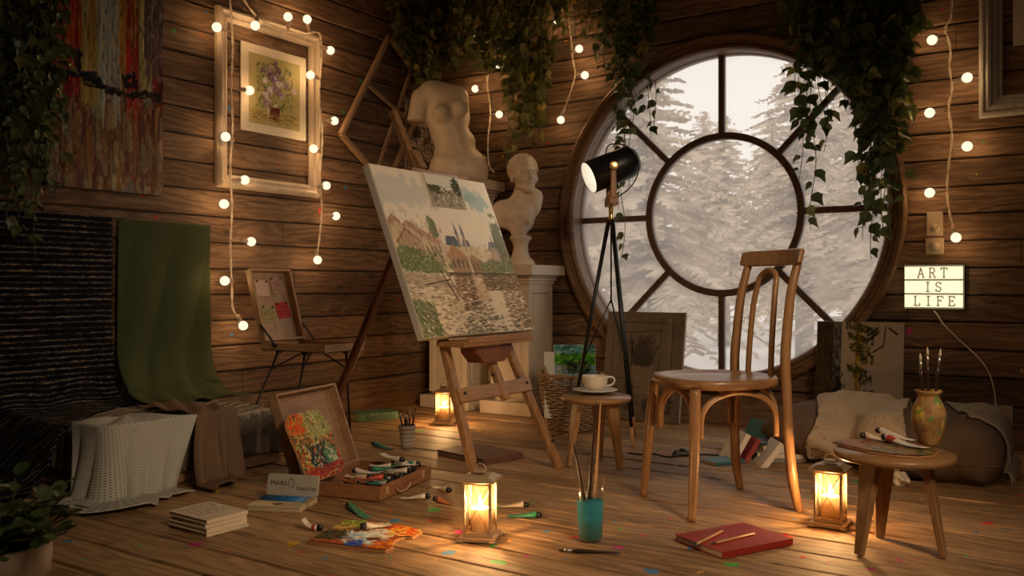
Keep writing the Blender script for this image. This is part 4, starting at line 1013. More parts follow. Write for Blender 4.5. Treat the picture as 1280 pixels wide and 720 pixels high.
# ================================================================== platform and cloths on the left
def m_cloth(name, c1, c2, kind='plain', sc=1.0, rough=.92, bump=.4, uv=True):
    t = NT(name); v = t.coords('UV') if uv else t.coords('Object')
    sp = t.n('SeparateXYZ'); t.set(sp, 0, v); U, V_ = sp.outputs[0], sp.outputs[1]
    if kind == 'dots':
        a = t.math('SINE', t.math('MULTIPLY', U, 190*sc)); b = t.math('SINE', t.math('MULTIPLY', V_, 400*sc))
        f = t.ramp(t.math('MULTIPLY', a, b), [(.45, (0,0,0)), (.62, (1,1,1))]); fine = t.noise(v, 160, 2)
        c = t.mixc(f, c1, c2); h = t.math('SUBTRACT', t.math('MULTIPLY', fine, .4), f)
    elif kind == 'tweed':
        ln = t.math('SINE', t.math('ADD', t.math('MULTIPLY', V_, 300*sc), t.math('MULTIPLY', t.noise(t.mapv(v, (30,30,1)), 2, 3), 3.0)))
        n1 = t.noise(t.mapv(v, (34*sc, 62*sc, 1)), 1.0, 4, .75); n2 = t.noise(t.mapv(v, (150*sc, 90*sc, 1)), 1.0, 3, .8); n3 = t.noise(t.mapv(v, (4, 34, 1)), 1.0, 2, .8)
        g = t.math('ADD', t.math('MULTIPLY', ln, .13), t.math('ADD', t.math('MULTIPLY', n1, .40), t.math('ADD', t.math('MULTIPLY', n2, .34), t.math('MULTIPLY', n3, .36))))
        c = t.ramp(g, [(.56, c1), (.64, (.022,.022,.03)), (.72, c2), (.86, (.55,.46,.36))]); h = g
    elif kind == 'knit':
        a = t.math('SINE', t.math('MULTIPLY', t.math('ADD', U, t.math('MULTIPLY', t.math('ABSOLUTE', t.math('SINE', t.math('MULTIPLY', V_, 180*sc))), .008)), 420*sc))
        n1 = t.noise(t.mapv(v, (60,60,60)), 1.5, 4, .7); g = t.math('ADD', t.math('MULTIPLY', a, .22), n1)
        c = t.ramp(g, [(.30, c1), (.72, c2)]); h = g
    else:
        n1 = t.noise(v, 9*sc, 4, .6); n2 = t.noise(v, 260*sc, 2, .7); c = t.mixc(n1, c1, c2); h = n2
    return t.pbsdf(c, rough, t.bump(h, bump, .006), 0, .15)
M_rug = m_cloth('tweed_rug', (.004,.004,.006), (.15,.12,.10), 'tweed')
M_green = m_cloth('green_sheet', (.040,.052,.020), (.055,.068,.026), 'plain', 1, .75, .15)
M_knit = m_cloth('knit_throw', (.085,.068,.052), (.34,.28,.22), 'knit', .30, uv=False)
M_dots = m_cloth('dotted_blanket', (.48,.48,.43), (.12,.13,.12), 'dots')
M_brownc = m_cloth('brown_cloth', (.14,.085,.055), (.20,.125,.08), 'plain')
M_platw = m_wood('platform_wood', (.20,.10,.05), (.34,.19,.10), 0, 1, .5)
PX0, PX1, PY0, PY1, PT = -3.755, -3.03, 1.88, 2.70, .235
plf = empty('low_platform', ((PX0+PX1)/2, (PY0+PY1)/2, 0), 0, 'low wooden platform against the left wall, hidden under the throws', 'platform')
w_, l_ = PX1-PX0, PY1-PY0
for s_ in (-1,1):
    mb = MB(); mb.box((0, s_*(l_/2-.012), .10), (w_,.024,.19)); mb.build('side_board', M_platw, plf, bevel=.003)
    mb = MB(); mb.box((s_*(w_/2-.012), 0, .10), (.024,l_-.05,.19)); mb.build('end_board', M_platw, plf, bevel=.003)
mb = MB(); mb.box((0,0,.203), (w_,l_,.016)); mb.build('top_board', M_platw, plf)
def cover(x, y, z):
    nz = .006*np.sin(x*17+np.sin(y*11)*2)*np.sin(z*13+y*9)+.004*np.sin(y*40+x*13)*np.sin(x*31)
    qx = np.abs(x-(PX0+PX1)/2)-(w_/2-.012); qy = np.abs(y-(PY0+PY1)/2)-(l_/2-.012); qz = np.abs(z-.135)-.082
    r_ = .028; o_ = np.sqrt(np.maximum(qx+0,0)**2+np.maximum(qy,0)**2+np.maximum(qz,0)**2)+np.minimum(np.maximum(qx,np.maximum(qy,qz)),0)-r_+nz
    inn = np.maximum(np.maximum(np.abs(x-(PX0+PX1)/2)-(w_/2+.002), np.abs(y-(PY0+PY1)/2)-(l_/2+.002)), z-.213)
    hem = .058+.012*np.sin(x*9)+.010*np.sin(y*8+1)
    return np.maximum(np.maximum(np.maximum(o_, -inn), hem-z), PX0+.002-x)
V, Fc = snet(cover, (PX0-.03, PY0-.06, .02), (PX1+.06, PY1+.06, .28), .011)
kc = mesh_from('knit_throw', V, Fc, M_knit, smooth_it=1); tag(kc, 'grey-brown knitted throw covering the low platform', 'throw')
# tweed rug hung on the wall, its foot lying out over the platform
def hang(y0, y1, ztop, runfn, zfoot, rad, nfold, amp, topshift=0.0, seed=0):
    def fn(u, v):
        y = y0+(y1-y0)*u; run = runfn(y); zf = zfoot(y); drop = ztop-zf-rad; arc = rad*PI/2; rest = max(.01, run-rad)
        s = v*(drop+arc+rest); x0 = XL+.030
        if s < drop: x, z = x0, ztop-s
        elif s < drop+arc: a = (s-drop)/rad; x, z = x0+rad-rad*math.cos(a), zf+rad-rad*math.sin(a)
        else: x, z = x0+rad+(s-drop-arc), zf
        wv = amp*math.sin(u*nfold*2*PI+1.3*math.sin(v*3+seed))*min(1, v*1.5)*(1 if s < drop+arc*.6 else .35)
        return (x+abs(wv)*1.0+.004, y+.012*math.sin(v*7+seed)*v+topshift*v, max(z+(.006*math.sin(u*23+v*9) if s > drop else 0), .006)+.0*wv, u, s/1.2)
    return fn
def sstep(a, b, x): t_ = min(1, max(0, (x-a)/(b-a))); return t_*t_*(3-2*t_)
mb = MB(); mb.grid(hang(1.05, 2.345, 1.105, lambda y: .17+.36*sstep(2.33,1.72,y)+.10*sstep(1.72,1.2,y), lambda y: .035+.225*sstep(1.70,1.84,y), .12, 4, .010, .0, 2), 90, 110)
o = mb.build('tweed_rug', M_rug, solid=.006); tag(o, 'dark tweed rug with pale dashes hung on the left wall and spilling over the platform', 'rug')
mb = MB(); mb.grid(hang(2.375, 2.885, 1.10, lambda y: .335+.03*math.sin(y*9), lambda y: .262, .26, 1.2, .022, -.03, 5), 60, 80)
o = mb.build('green_sheet', M_green, solid=.003); tag(o, 'plain olive green sheet hung on the left wall beside the tweed rug', 'cloth')
def drape(y0, y1, back, spread, seed, amp, nf, skew=0, ztop=.262, xe=PX1+.040, yshift=0):
    def fn(u, v):
        y = y0+(y1-y0)*u; drop = ztop-.012; L = back+drop+spread(u)
        s = v*L; hang_ = 0
        if s < back: x = xe-back+s; z = ztop+.006*math.sin(u*13+s*40+seed)
        elif s < back+drop: q = (s-back)/drop; x = xe+.02*math.sin(q*PI/2)+spread(u)*.45*q*q; z = ztop-drop*q; hang_ = q
        else: x = xe+.02+spread(u)*.45+(s-back-drop)*.6; z = .012; hang_ = 1
        f = amp*math.sin(u*nf*2*PI+seed+v*1.5)*hang_
        y2 = y+skew*hang_+yshift*v-(.5-u)*0.0
        y2 += (.5-u)*.16*math.sin(min(1,hang_)*PI*.5)*(-.3)
        return (x+abs(f)*.9+(.012 if hang_ else 0), y2+f*.35, z+(.007+.007*math.sin(u*31+v*5) if hang_ == 1 else 0)+.004)
    return fn
def corner_drape(u, v):
    # runs round the near corner of the platform: u along its edge, v from the top down to the floor
    xe, ye, rc = PX1+.042, PY0-.042, .05; la, lb = .16, .33; arc = rc*PI/2; q = u*(la+arc+lb)
    if q < la: ex_, ey_, nx_, ny_ = xe-rc-la+q, ye, 0, -1
    elif q < la+arc: a = (q-la)/rc; ex_, ey_ = xe-rc+rc*math.sin(a), ye+rc-rc*math.cos(a); nx_, ny_ = math.sin(a), -math.cos(a)
    else: ex_, ey_, nx_, ny_ = xe, ye+rc+(q-la-arc), 1, 0
    zt = .276; back, drop = .15, zt-.012; sp = .05+.10*math.exp(-((u-.42)/.25)**2)+.16*max(0,u-.70); L = back+drop+sp; s = v*L
    cx_, cy_ = -3.19+.02*math.sin(u*5), 2.03+.10*(u-.5); k = .0
    if s < back: t_ = s/back; x = cx_+(ex_-cx_)*t_; y = cy_+(ey_-cy_)*t_; x = x*(.25+.75*t_)+(ex_-nx_*back*1.0)*(0)+x*(.75-.75*t_); y = y; z = zt+.008*math.sin(u*17)*math.sin(t_*3); h_ = 0
    else:
        h_ = min(1, (s-back)/drop); out = .012+.035*h_*h_+max(0, s-back-drop); x, y = ex_+nx_*out, ey_+ny_*out; z = max(.012, zt-(s-back))
    tx, ty = -ny_, nx_; f = .030*math.sin(u*2*PI*2.6+.8+v*2)*h_; sh = -.20*h_*(u-.38)
    x += nx_*abs(f)+tx*(f*.5+sh); y += ny_*abs(f)+ty*(f*.5+sh)
    return (x, y, z+(.008*abs(math.sin(u*19)) if z < .02 else 0), u*1.0, v*.95)
mb = MB(); mb.grid(corner_drape, 110, 100)
o = mb.build('dotted_blanket', M_dots, solid=.004); tag(o, 'pale grey-green dotted blanket draped over the platform edge onto the floor', 'blanket')
mb = MB(); mb.grid(drape(2.22, 2.41, .40, lambda u: .05+.10*(1-u), 2.2, .055, 1.9, -.05, ztop=.276), 80, 80)
o = mb.build('brown_cloth', M_brownc, solid=.004); tag(o, 'brown cloth in heavy folds draped over the platform beside the dotted blanket', 'cloth')

# ================================================================== cushions under the window
M_cush = m_cloth('brown_linen', (.105,.068,.048), (.155,.10,.07), 'plain', 1, uv=False)
M_cush2 = m_cloth('dark_brown_linen', (.085,.058,.043), (.125,.085,.062), 'plain', 1, uv=False)
M_beige = m_cloth('beige_blanket', (.36,.27,.19), (.46,.36,.26), 'plain', 1, uv=False)
M_greyb = m_cloth('grey_wool_blanket', (.20,.165,.135), (.27,.225,.185), 'plain', 1, uv=False)
def seam(f, c, path, r_, mat, parent):
    pts = []
    for d in path:
        d = Vector(d).normalized(); lo, hi = .02, .6
        for _ in range(22):
            m_ = (lo+hi)/2; q = Vector(c)+d*m_
            if float(f(np.array(q.x), np.array(q.y), np.array(q.z))) < 0: lo = m_
            else: hi = m_
        q = Vector(c)+d*lo
        if q.z > .006: pts.append(q)
    mb = MB(); mb.tube(pts, r_, 6); return mb.build('seam', mat, parent)
def rbox(x, y, z, c, hs, r_, rz=0):
    X = x-c[0]; Y = y-c[1]; X, Y = X*math.cos(rz)+Y*math.sin(rz), -X*math.sin(rz)+Y*math.cos(rz); Z = z-c[2]
    qx = np.abs(X)-hs[0]+r_; qy = np.abs(Y)-hs[1]+r_; qz = np.abs(Z)-hs[2]+r_
    return np.sqrt(np.maximum(qx,0)**2+np.maximum(qy,0)**2+np.maximum(qz,0)**2)+np.minimum(np.maximum(qx,np.maximum(qy,qz)),0)-r_
def wr(x, y, z, k=1.0): return .010*k*(np.abs(np.sin(x*26+np.sin(y*13+z*9)*2.4))**.5-.7)*np.clip(np.sin(z*17+np.sin(x*9)*2+y*4)+.5,0,1)+.010*k*np.sin(x*21+np.sin(z*15+y*7)*2.2)*np.cos(y*17+np.sin(x*9)*2)+.004*k*np.sin(x*43+z*35+np.sin(y*30))
cA = lambda x,y,z: smin(ell(x,y,z,(-1.02,4.20,.115),(.30,.30,.135)), ell(x,y,z,(-.93,4.27,.20),(.17,.19,.075)), .05)+wr(x,y,z)
cB = lambda x,y,z: rbox(x,y,z,(-.555,4.10,.135),(.26,.31,.125),.105,.06)+wr(x,y,z,.8)-.004*np.cos((x+.57)*22)
both = lambda x,y,z: smin(cA(x,y,z), cB(x,y,z), .05)
V, Fc = snet(lambda x,y,z: np.maximum(np.maximum(cA(x,y,z), .004-z), -(cB(x,y,z)-.006)), (-1.40,3.82,-.01), (-.60,4.56,.34), .013)
tag(mesh_from('floor_cushion', V, Fc, M_cush), 'rounded brown floor cushion left of the beige blanket, below the tree painting', 'cushion')
V, Fc = snet(lambda x,y,z: np.maximum(cB(x,y,z), .004-z), (-.88,3.72,-.01), (-.22,4.48,.32), .011)
def cushion_b():
    o = mesh_from('floor_cushion', V, Fc, M_cush2, smooth_it=1)
    for ox_ in (-.10,.13): seam(cB, (-.555+ox_,4.10,.12), [(0,math.cos(a),math.sin(a)) for a in [PI+.35-k*PI*1.15/30 for k in range(31)]][:0] or [(0,-math.cos(a),math.sin(a)) for a in [-.35+k*2.6/30 for k in range(31)]], .0035, M_cush, o)
    seam(cB, (-.555,4.10,.10), [(math.cos(a),math.sin(a),-.02) for a in [PI*1.02+k*PI*.98/40 for k in range(41)]], .0035, M_cush, o)
    return o
tag(cushion_b(), 'plump dark brown square floor cushion behind the right stool', 'cushion')
def shell(f, a, b, lim):
    def g(x, y, z):
        d = f(x, y, z); return np.maximum(np.maximum(np.maximum(d-b, a-d), lim(x, y, z)), .006-z)
    return g
lim1 = lambda x,y,z: np.maximum(np.maximum(-1.10+.06*np.sin(y*5+z*6)+.35*np.clip(z-.1,0,1)-x, x+.66+.10*(y-4.1)+.012*np.sin(z*25)), np.maximum(y-4.42, -(z-.02-.10*np.clip((-.86-x)*4,0,1)*0)))
bothw = lambda x,y,z: both(x,y,z)-.012*(1-np.abs(np.sin(x*15+np.sin(y*8+z*10)*1.6+z*9)))**2*np.clip(1.3-z*3,0,1)-.006*np.sin(x*34+z*22)*np.sin(y*21)
V, Fc = snet(shell(bothw, .004, .020, lim1), (-1.12,3.66,-.01), (-.60,4.50,.34), .0095)
tag(mesh_from('beige_blanket', V, Fc, M_beige, smooth_it=1), 'beige blanket lying over the floor cushions below the tree painting', 'blanket')
lim2 = lambda x,y,z: np.maximum(np.maximum(-.49+.35*(4.15-y)-x, 3.90-y), np.maximum(y-4.40, .055-z))
V, Fc = snet(shell(cB, .003, .017, lim2), (-.70,3.80,-.01), (-.20,4.50,.34), .0095)
gb = mesh_from('grey_blanket', V, Fc, M_greyb, smooth_it=1); tag(gb, 'grey wool blanket with a fringe on the right end of the dark cushion', 'blanket')
mb = MB(); r = random.Random(3)
for k in range(34):
    y = 3.91+.48*k/33; x = -.285; mb.tube(bez([(x+.004,y,.07),(x+.02,y+r.uniform(-.01,.01),.05),(x+.022+r.uniform(-.01,.015),y+r.uniform(-.015,.015),.015)], 4), .0022, 5)
mb.build('fringe', M_greyb, gb)
M_paper = m_plain('crumpled_paper_white', (.55,.46,.37), .8, 0, .1, 30, .2)
for i, (px, py, rr_, lab) in enumerate([(1126,607,.036,'crumpled paper ball on the floor behind the right stool'),(1083,606,.030,'crumpled paper ball beside the lantern and the right stool'),(1098,601,.026,'smaller crumpled paper ball between the lantern and the cushions')]):
    p = pf(px, py)
    def cr(x, y, z, s=i): return np.sqrt(x*x+y*y+z*z*1.2)-rr_*(.86+.18*np.sin(x*130+s)*np.sin(y*120+s*2)+.12*np.sin(z*150+x*80))
    V, Fc = snet(cr, (-.06,-.06,-.06), (.06,.06,.06), .005); o = mesh_from('crumpled_paper', V, Fc, M_paper, smooth_it=0, loc=(p.x, p.y, rr_*.80)); o.data.polygons.foreach_set('use_smooth', [False]*len(o.data.polygons)); tag(o, lab, 'paper')
# ================================================================== small things
ROT = lambda a: Matrix.Rotation(a, 4, 'Z')
def text_mesh(name, s, size, mat, parent, M, ext=.0006, xs=1.0, shear=0):
    c = bpy.data.curves.new(name, 'FONT'); c.body = s; c.size = size; c.extrude = ext; c.align_x = 'CENTER'; c.align_y = 'CENTER'; c.shear = shear; c.resolution_u = 3
    o = bpy.data.objects.new(name, c); me = bpy.data.meshes.new_from_object(o); bpy.data.objects.remove(o); me.name = name
    me.materials.clear(); me.materials.append(mat); o = bpy.data.objects.new(name, me); COL.objects.link(o)
    o.parent = parent; o.matrix_local = M @ Matrix.Diagonal((xs,1,1,1)); return o
M_ink = m_plain('black_ink', (.02,.018,.016), .6)
M_pages = m_plain('book_pages', (.58,.48,.36), .8, 0, .12, 200, .3)
FACE = Matrix.Rotation(PI/2, 4, 'X')                   # text plane -> upright, facing -Y
def book(name, M, w, d, t, cover, lab, grp=None, spine=True, pages=None, cat='book'):
    """w along x (spine on the -y edge), d along y, t thick, lying flat on z=0 of M"""
    root = empty(name, M=M, label=lab, cat=cat, group=grp)
    mb = MB(); c = min(.003, t*.14); mb.box((0,0,c/2), (w,d,c)); mb.box((0,0,t-c/2), (w,d,c))
    if spine: mb.box((0,-d/2+c/2,t/2), (w,c,t-2*c+.0004))
    mb.build('cover', cover, root, bevel=.001)
    mb = MB(); mb.box((0,.002 if spine else 0,t/2), (w-.008,d-.009,t-2*c)); mb.build('pages', pages or M_pages, root)
    return root
def frame_from(px3, z=0.0):
    """front, left, right floor pixels -> matrix with x from front to right, y from front to left; sizes"""
    f, l, r_ = [pf(*q, z) for q in px3]; ex = (r_-f); ey = (l-f); w = ex.length; d = ey.length
    a = math.atan2(ex.y, ex.x); c = f+(ex+ey)/2; c.z = z
    return Matrix.Translation(c) @ ROT(a), w, d
# red sketchbook with two pencils
M, w, d = frame_from(((903.5,699),(843,676),(992,681)))
M_red = m_plain('red_cloth_cover', (.27,.016,.008), .55, 0, .12, 8, .2)
rb = book('sketchbook', M, w, d, .020, M_red, 'red clothbound sketchbook lying on the floor in front of the chair', pages=m_plain('pale_page_edges', (.62,.54,.44), .8, 0, .1, 300, .3))
mb = MB(); mb.box((0,d/2-.030,.0202), (w,.0012,.0006)); mb.build('cover_crease', m_plain('dark_red_crease', (.16,.012,.008), .6), rb)
M_pencil = m_wood('plain_pencil_wood', (.42,.22,.09), (.60,.36,.17), 0, 2, .45)
def pencil(a, b, z, lab, mat=None, r_=.0038, name='pencil', grp=None, tipc=None):
    a = Vector((a.x,a.y,z+r_)); b = Vector((b.x,b.y,z+r_)); root = empty(name, a, 0, lab, 'pencil', grp); v = b-a; L = v.length
    mb = MB(); mb.tube([(0,0,0), v*.88], r_, 6); mb.build('barrel', mat or M_pencil, root)
    mb = MB(); mb.tube([v*.88, v*.985], [r_, r_*.25], 8); mb.tube([v*.985, v], [r_*.25, .0003], 6); mb.build('point', tipc or M_ink, root); return root
pencil(pf(903,665,.02), pf(866,684,.02), .020, 'shorter wooden pencil on the red sketchbook, pointing to its pale page edges')
pencil(pf(943,668.5,.02), pf(888,681.5,.02), .020, 'longer wooden pencil on the red sketchbook, nearer its right end')

# white books stacked at the left
M0, w, d = frame_from(((259,672),(208,659),(312,658)))
M_cream = m_plain('cream_paper_cover', (.62,.53,.42), .7, 0, .06, 30, .05)
zz = 0; rs = random.Random(2); labs = ['cream book at the bottom of the stack on the floor, widest of the four','cream book second from the bottom of the floor stack','thick cream book under the topmost one in the floor stack','cream book with handwriting on its cover, topmost of the floor stack']
for i, (t_, sc_, dx, rz) in enumerate(((.010,1.0,.004,.0),(.016,.97,-.003,.03),(.013,.96,.002,-.03),(.013,.99,.0,.02))):
    Mi = M0 @ Matrix.Translation((dx, dx*.5, zz)) @ ROT(rz)
    b = book('book', Mi, w*sc_, d*sc_, t_, M_cream, labs[i], 'cream books stacked on the floor'); zz += t_+.0006
    if i == 3:
        mb = MB()
        for j in range(5):            # handwriting too small to read in the photograph
            x = -.062+.008*(j%2)
            while x < .052:
                n_ = rs.randint(3, 6); mb.tube([(x+.0022*q, .070-.026*j+.0035*math.sin(q*2.1+j)*(1 if q%2 else .5), t_+.0006) for q in range(n_*2)], .0006, 4); x += .0044*n_+.005
        mb.build('handwriting', M_ink, b)

# pencil tins
M_tin = m_plain('cream_tin', (.50,.42,.28), .35, .2, .06, 20, .05); M_tingrey = m_plain('grey_tin_lid', (.42,.40,.35), .35, .2, .06, 20, .05)
M_blue = m_plain('blue_lacquer', (.015,.12,.36), .3)
f_ = pf(394,631); l_ = pf(327,627); ex = (f_-l_); a = math.atan2(ex.y, ex.x); wT = .205
tn = empty('pencil_tin', ((f_+l_)/2+Vector((-.0,.0,0)), )[0], a, 'open tin of blue pencils with its lettered lid standing up', 'pencil tin'); tn.location.z = 0
mb = MB(); mb.box((0,-.012,.003), (wT,.075,.004))
for s_ in (-1,1): mb.box((s_*(wT/2-.001),-.012,.011), (.002,.075,.016)); mb.box((0,-.012+s_*.0365,.011), (wT,.002,.016))
mb.build('base', M_tin, tn, bevel=.0008)
Ml = Matrix.Translation((0,.028,.019)) @ Matrix.Rotation(math.radians(-14),4,'X')
mb = MB(); pts = []; hw, hh, rr_ = wT/2, .078, .010
for cx_, cz_, a0 in ((hw-rr_,rr_,-90),(hw-rr_,hh-rr_,0),(-hw+rr_,hh-rr_,90),(-hw+rr_,rr_,180)):
    for k in range(5): aa = math.radians(a0+k*22.5); pts.append((cx_+rr_*math.cos(aa), cz_+rr_*math.sin(aa)))
mb.prism(pts, -.004, .004, M=Ml @ Matrix.Rotation(PI/2,4,'X')); lid = mb.build('lid', M_tingrey, tn, bevel=.0015)
text_mesh('lettering', 'MARS', .023, M_ink, lid, Ml @ Matrix.Translation((-.055,-.0045,.044)) @ FACE, .0003, 1.15)
text_mesh('lettering', 'STAEDTLER', .0155, M_ink, lid, Ml @ Matrix.Translation((.055,-.0045,.027)) @ FACE, .0003, 1.0)
M_logo = m_plain('grey_print', (.17,.16,.14), .6)
def stroke(mb, pts, M, r_=.0009): mb.tube([M @ Vector((x, -.0048, z)) for x, z in pts], r_, 5)
mb = MB()
stroke(mb, [(-.004+.012*math.cos(a_), .046+.017*math.sin(a_)) for a_ in [2*PI*k/20 for k in range(21)]], Ml)
stroke(mb, [(-.012,.062),(.000,.058),(.006,.048),(.000,.040),(.004,.032)], Ml); stroke(mb, [(-.014,.036),(-.010,.046),(-.014,.056),(-.008,.065)], Ml)
mb.build('head_emblem', M_logo, lid)
for k in range(7):
    mb = MB(); y = -.040+.009*k; x0 = -.098+.004*((k*5)%3); mb.tube([(x0,y,.019+.002*(k%2)), (.085,y+.002,.019+.002*(k%2))], .0042, 6)
    pn = mb.build('pencil', M_blue, None); pn.location = tn.location; pn.rotation_euler = (0,0,a); tag(pn, 'blue lacquered pencil lying side by side with others in the open tin', 'pencil', 'blue pencils in the tin')
    mb = MB(); mb.tube([(.085,y+.002,.019+.002*(k%2)),(.097,y+.002,.019+.002*(k%2))], [.0042,.0006], 6); mb.build('point', M_pencil, pn)
f_ = pf(375,642); l_ = pf(309,639); ex = f_-l_; a = math.atan2(ex.y, ex.x); up = Vector((-math.sin(a), math.cos(a), 0))
ct = empty('flat_tin', (f_+l_)/2+up*.03, a, 'closed cream tin box with a small emblem, lying in front of the open pencil tin', 'tin')
ct.location.z = 0
mb = MB(); mb.box((0,0,.008), (ex.length,.060,.015)); mb.build('body', M_tin, ct, bevel=.003)
mb = MB(); mb.box((0,0,.0185), (ex.length+.002,.062,.006)); ld = mb.build('lid', M_tin, ct, bevel=.002)
mb = MB(); M5 = Matrix.Identity(4)
mb.tube([(.006+.012*math.cos(q)*(1-.1*k/24), .0+.009*math.sin(q), .0222) for k, q in enumerate([2*PI*k/24+.3 for k in range(22)])], .0013, 5); mb.tube([(-.022,.006,.0222),(-.012,-.004,.0222),(-.004,.006,.0222)], .0012, 5); mb.build('emblem', M_ink, ld)

# paint tubes
M_alu = m_plain('tube_white', (.62,.57,.50), .4, .1, .10, 60, .25); M_cap = m_plain('tube_cap_black', (.015,.013,.012), .4)
TC = {'white': M_alu, 'green': m_plain('tube_green', (.03,.20,.12), .4, .1, .3, 50, .3), 'red': m_plain('tube_red', (.42,.05,.03), .4, .1, .2, 50, .3), 'teal': m_plain('tube_teal', (.02,.22,.20), .4, .1, .3, 50, .3), 'cream': m_plain('tube_cream', (.58,.46,.32), .4, .1, .15, 50, .3), 'rust': m_plain('tube_rust', (.36,.12,.05), .45, .1, .2, 50, .3)}
def paint_tube(p, rz, L, col, lab, grp=None, bend=0.0, lift=0.0, M=None, band=None, capm=None):
    """cap end at p, body running along +x of rz"""
    root = empty('paint_tube', p, rz, lab, 'paint tube', grp)
    if M is not None: root.matrix_world = M
    R0 = .0125; n = 12
    def cen(s):
        return Vector((L*s, bend*L*s*s*.9, lift*L*s*s))
    mb = MB(); vs = []; m = 14
    for i in range(n+1):
        s = i/n; c = cen(s); fl = max(.10, 1-s*1.15); wd = R0*(1+.32*s)
        if i == 0: fl, wd = 1, R0*.6
        for k in range(m):
            a = 2*PI*k/m; vs.append((c.x, c.y+math.cos(a)*wd, c.z+R0*max(fl,.16)+math.sin(a)*R0*fl))
    fs = [(i*m+k, i*m+(k+1)%m, (i+1)*m+(k+1)%m, (i+1)*m+k) for i in range(n) for k in range(m)]+[tuple(n*m+k for k in range(m))]
    mb.add(vs, fs, smooth=True); bd = mb.build('body', TC[col], root)
    if band:
        mb = MB(); bv = []
        for i in (1.3, 4.2):
            s = i/n; c = cen(s); fl = max(.1, 1-s*1.15); wd = R0*(1+.32*s)+.0006
            for k in range(m): a = 2*PI*k/m; bv.append((c.x, c.y+math.cos(a)*wd, c.z+R0*fl+math.sin(a)*(R0*fl+.0006)))
        mb.add(bv, [(k,(k+1)%m,m+(k+1)%m,m+k) for k in range(m)], smooth=True); mb.build('label_band', TC[band], bd, label='coloured label band')
    mb = MB(); mb.tube([(-.016,0,R0),(-.002,0,R0)], [.0088,.0105], 12); mb.tube([(-.003,0,R0),(.003,0,R0)], .006, 10); mb.build('cap', capm or M_cap, root)
    return root
def tube_px(a, b, z, col, lab, **k):
    A, B = pf(*a, z), pf(*b, z); v = B-A; A.z = z
    return paint_tube(A, math.atan2(v.y, v.x), max(.05, v.length), col, lab, **k)
tube_px((397,664),(381,663),0,'white','white paint tube curled up beside the floor palette, red band and black cap', bend=0, lift=.75, band='red')
tube_px((437,636),(459,648),0,'green','green smeared paint tube on the floor behind the floor palette')
tube_px((532,624),(500,623),0,'white','white paint tube on the floor at the front right corner of the paint case')
tube_px((560,616),(543,609),0,'cream','cream paint tube on the floor between the paint case and the easel leg')
tube_px((547,628),(566,630),0,'rust','rust red paint tube on the floor just left of the front lantern')
tube_px((655,635),(621,633),0,'cream','cream paint tube with a dark cap right behind the front lantern')
tube_px((671,648),(634,645),0,'green','paint-smeared green tube on the floor right of the front lantern, by a red blot')
tube_px((468,558),(490,562),0,'teal','dark teal paint tube on the floor between the case lid and the brush cup')

# floor palette, cut to the outline of the board
def inpoly(x, y, pts):
    ins = np.zeros(np.shape(x), bool); n = len(pts)
    for i in range(n):
        x0,y0 = pts[i]; x1,y1 = pts[(i+1)%n]
        if y0 == y1: continue
        ins ^= ((y0 > y) != (y1 > y)) & (x < (x1-x0)*(y-y0)/(y1-y0)+x0)
    return ins
M_palw = m_wood('palette_wood', (.32,.13,.05), (.50,.24,.10), 0, 1, .5)
def palette(name, poly, P, th, root, hole=None):
    """poly in local metres; P painted over its bounding box"""
    xs = [q[0] for q in poly]; ys = [q[1] for q in poly]; x0, x1, y0, y1 = min(xs), max(xs), min(ys), max(ys)
    mb = MB(); mb.prism(poly, 0, th); mb.build('board', M_palw, root, bevel=.001)
    Hh, W = P.H, P.W; gx, gy = np.meshgrid(np.linspace(x0, x1, W), np.linspace(y1, y0, Hh)); rel = fbm(gx*90, gy*90, 3)*.004+P.a.mean(-1)*.002
    cx_, cy_ = sum(xs)/len(xs), sum(ys)/len(ys); ok = inpoly(cx_+(gx-cx_)*1.015, cy_+(gy-cy_)*1.015, poly)
    q = ok[1:,:-1]&ok[1:,1:]&ok[:-1,1:]&ok[:-1,:-1]; idx = np.arange(W*Hh).reshape(Hh, W)
    f = np.stack([idx[1:,:-1], idx[1:,1:], idx[:-1,1:], idx[:-1,:-1]], -1)[q]
    co = np.stack([gx, gy, th+.0006+rel], -1).reshape(-1,3); used = np.unique(f); mp = -np.ones(W*Hh, int); mp[used] = np.arange(len(used))
    me = bpy.data.meshes.new('paint_layer'); me.from_pydata(co[used].tolist(), [], mp[f].tolist()); me.materials.append(M_oil)
    ca = me.color_attributes.new('pigment', 'FLOAT_COLOR', 'POINT'); c = np.clip(P.a,0,1).reshape(-1,3)[used]**2.2
    ca.data.foreach_set('color', np.concatenate([c, np.ones((len(used),1))],1).ravel()); me.polygons.foreach_set('use_smooth', [True]*len(me.polygons))
    o = bpy.data.objects.new('paint_layer', me); COL.objects.link(o); o.parent = root; return o
outl = [(383,676),(431,651.5),(452,651.5),(487,655.5),(508,658),(528,664),(516,671.5),(506,671.3),(500,672.5),(494,675),(491,679),(492,683),(482,688.5),(455,686),(420,681),(395,678)]
wp = [pf(x, y, .008) for x, y in outl]; c0 = sum(wp, Vector())/len(wp); c0.z = 0
Rl = ROT(-CAMYAW).to_3x3(); loc = [tuple((Rl @ (p-c0))[:2]) for p in wp]
P = Paint(230, 120, (.62,.30,.14)); r = random.Random(8)
xs = [q[0] for q in loc]; ys = [q[1] for q in loc]
def uvp(px, py): p = Rl @ (pf(px, py, .008)-c0); return ((p.x-min(xs))/(max(xs)-min(xs)), (max(ys)-p.y)/(max(ys)-min(ys)))
def daub(px, py, rx, cols, n, sd, ang=.3):
    x, y = uvp(px, py); P.strokes(n, (x-rx,y-rx*1.3,x+rx,y+rx*1.3), .10, .014, ang, cols, .9, sd, 1.2)
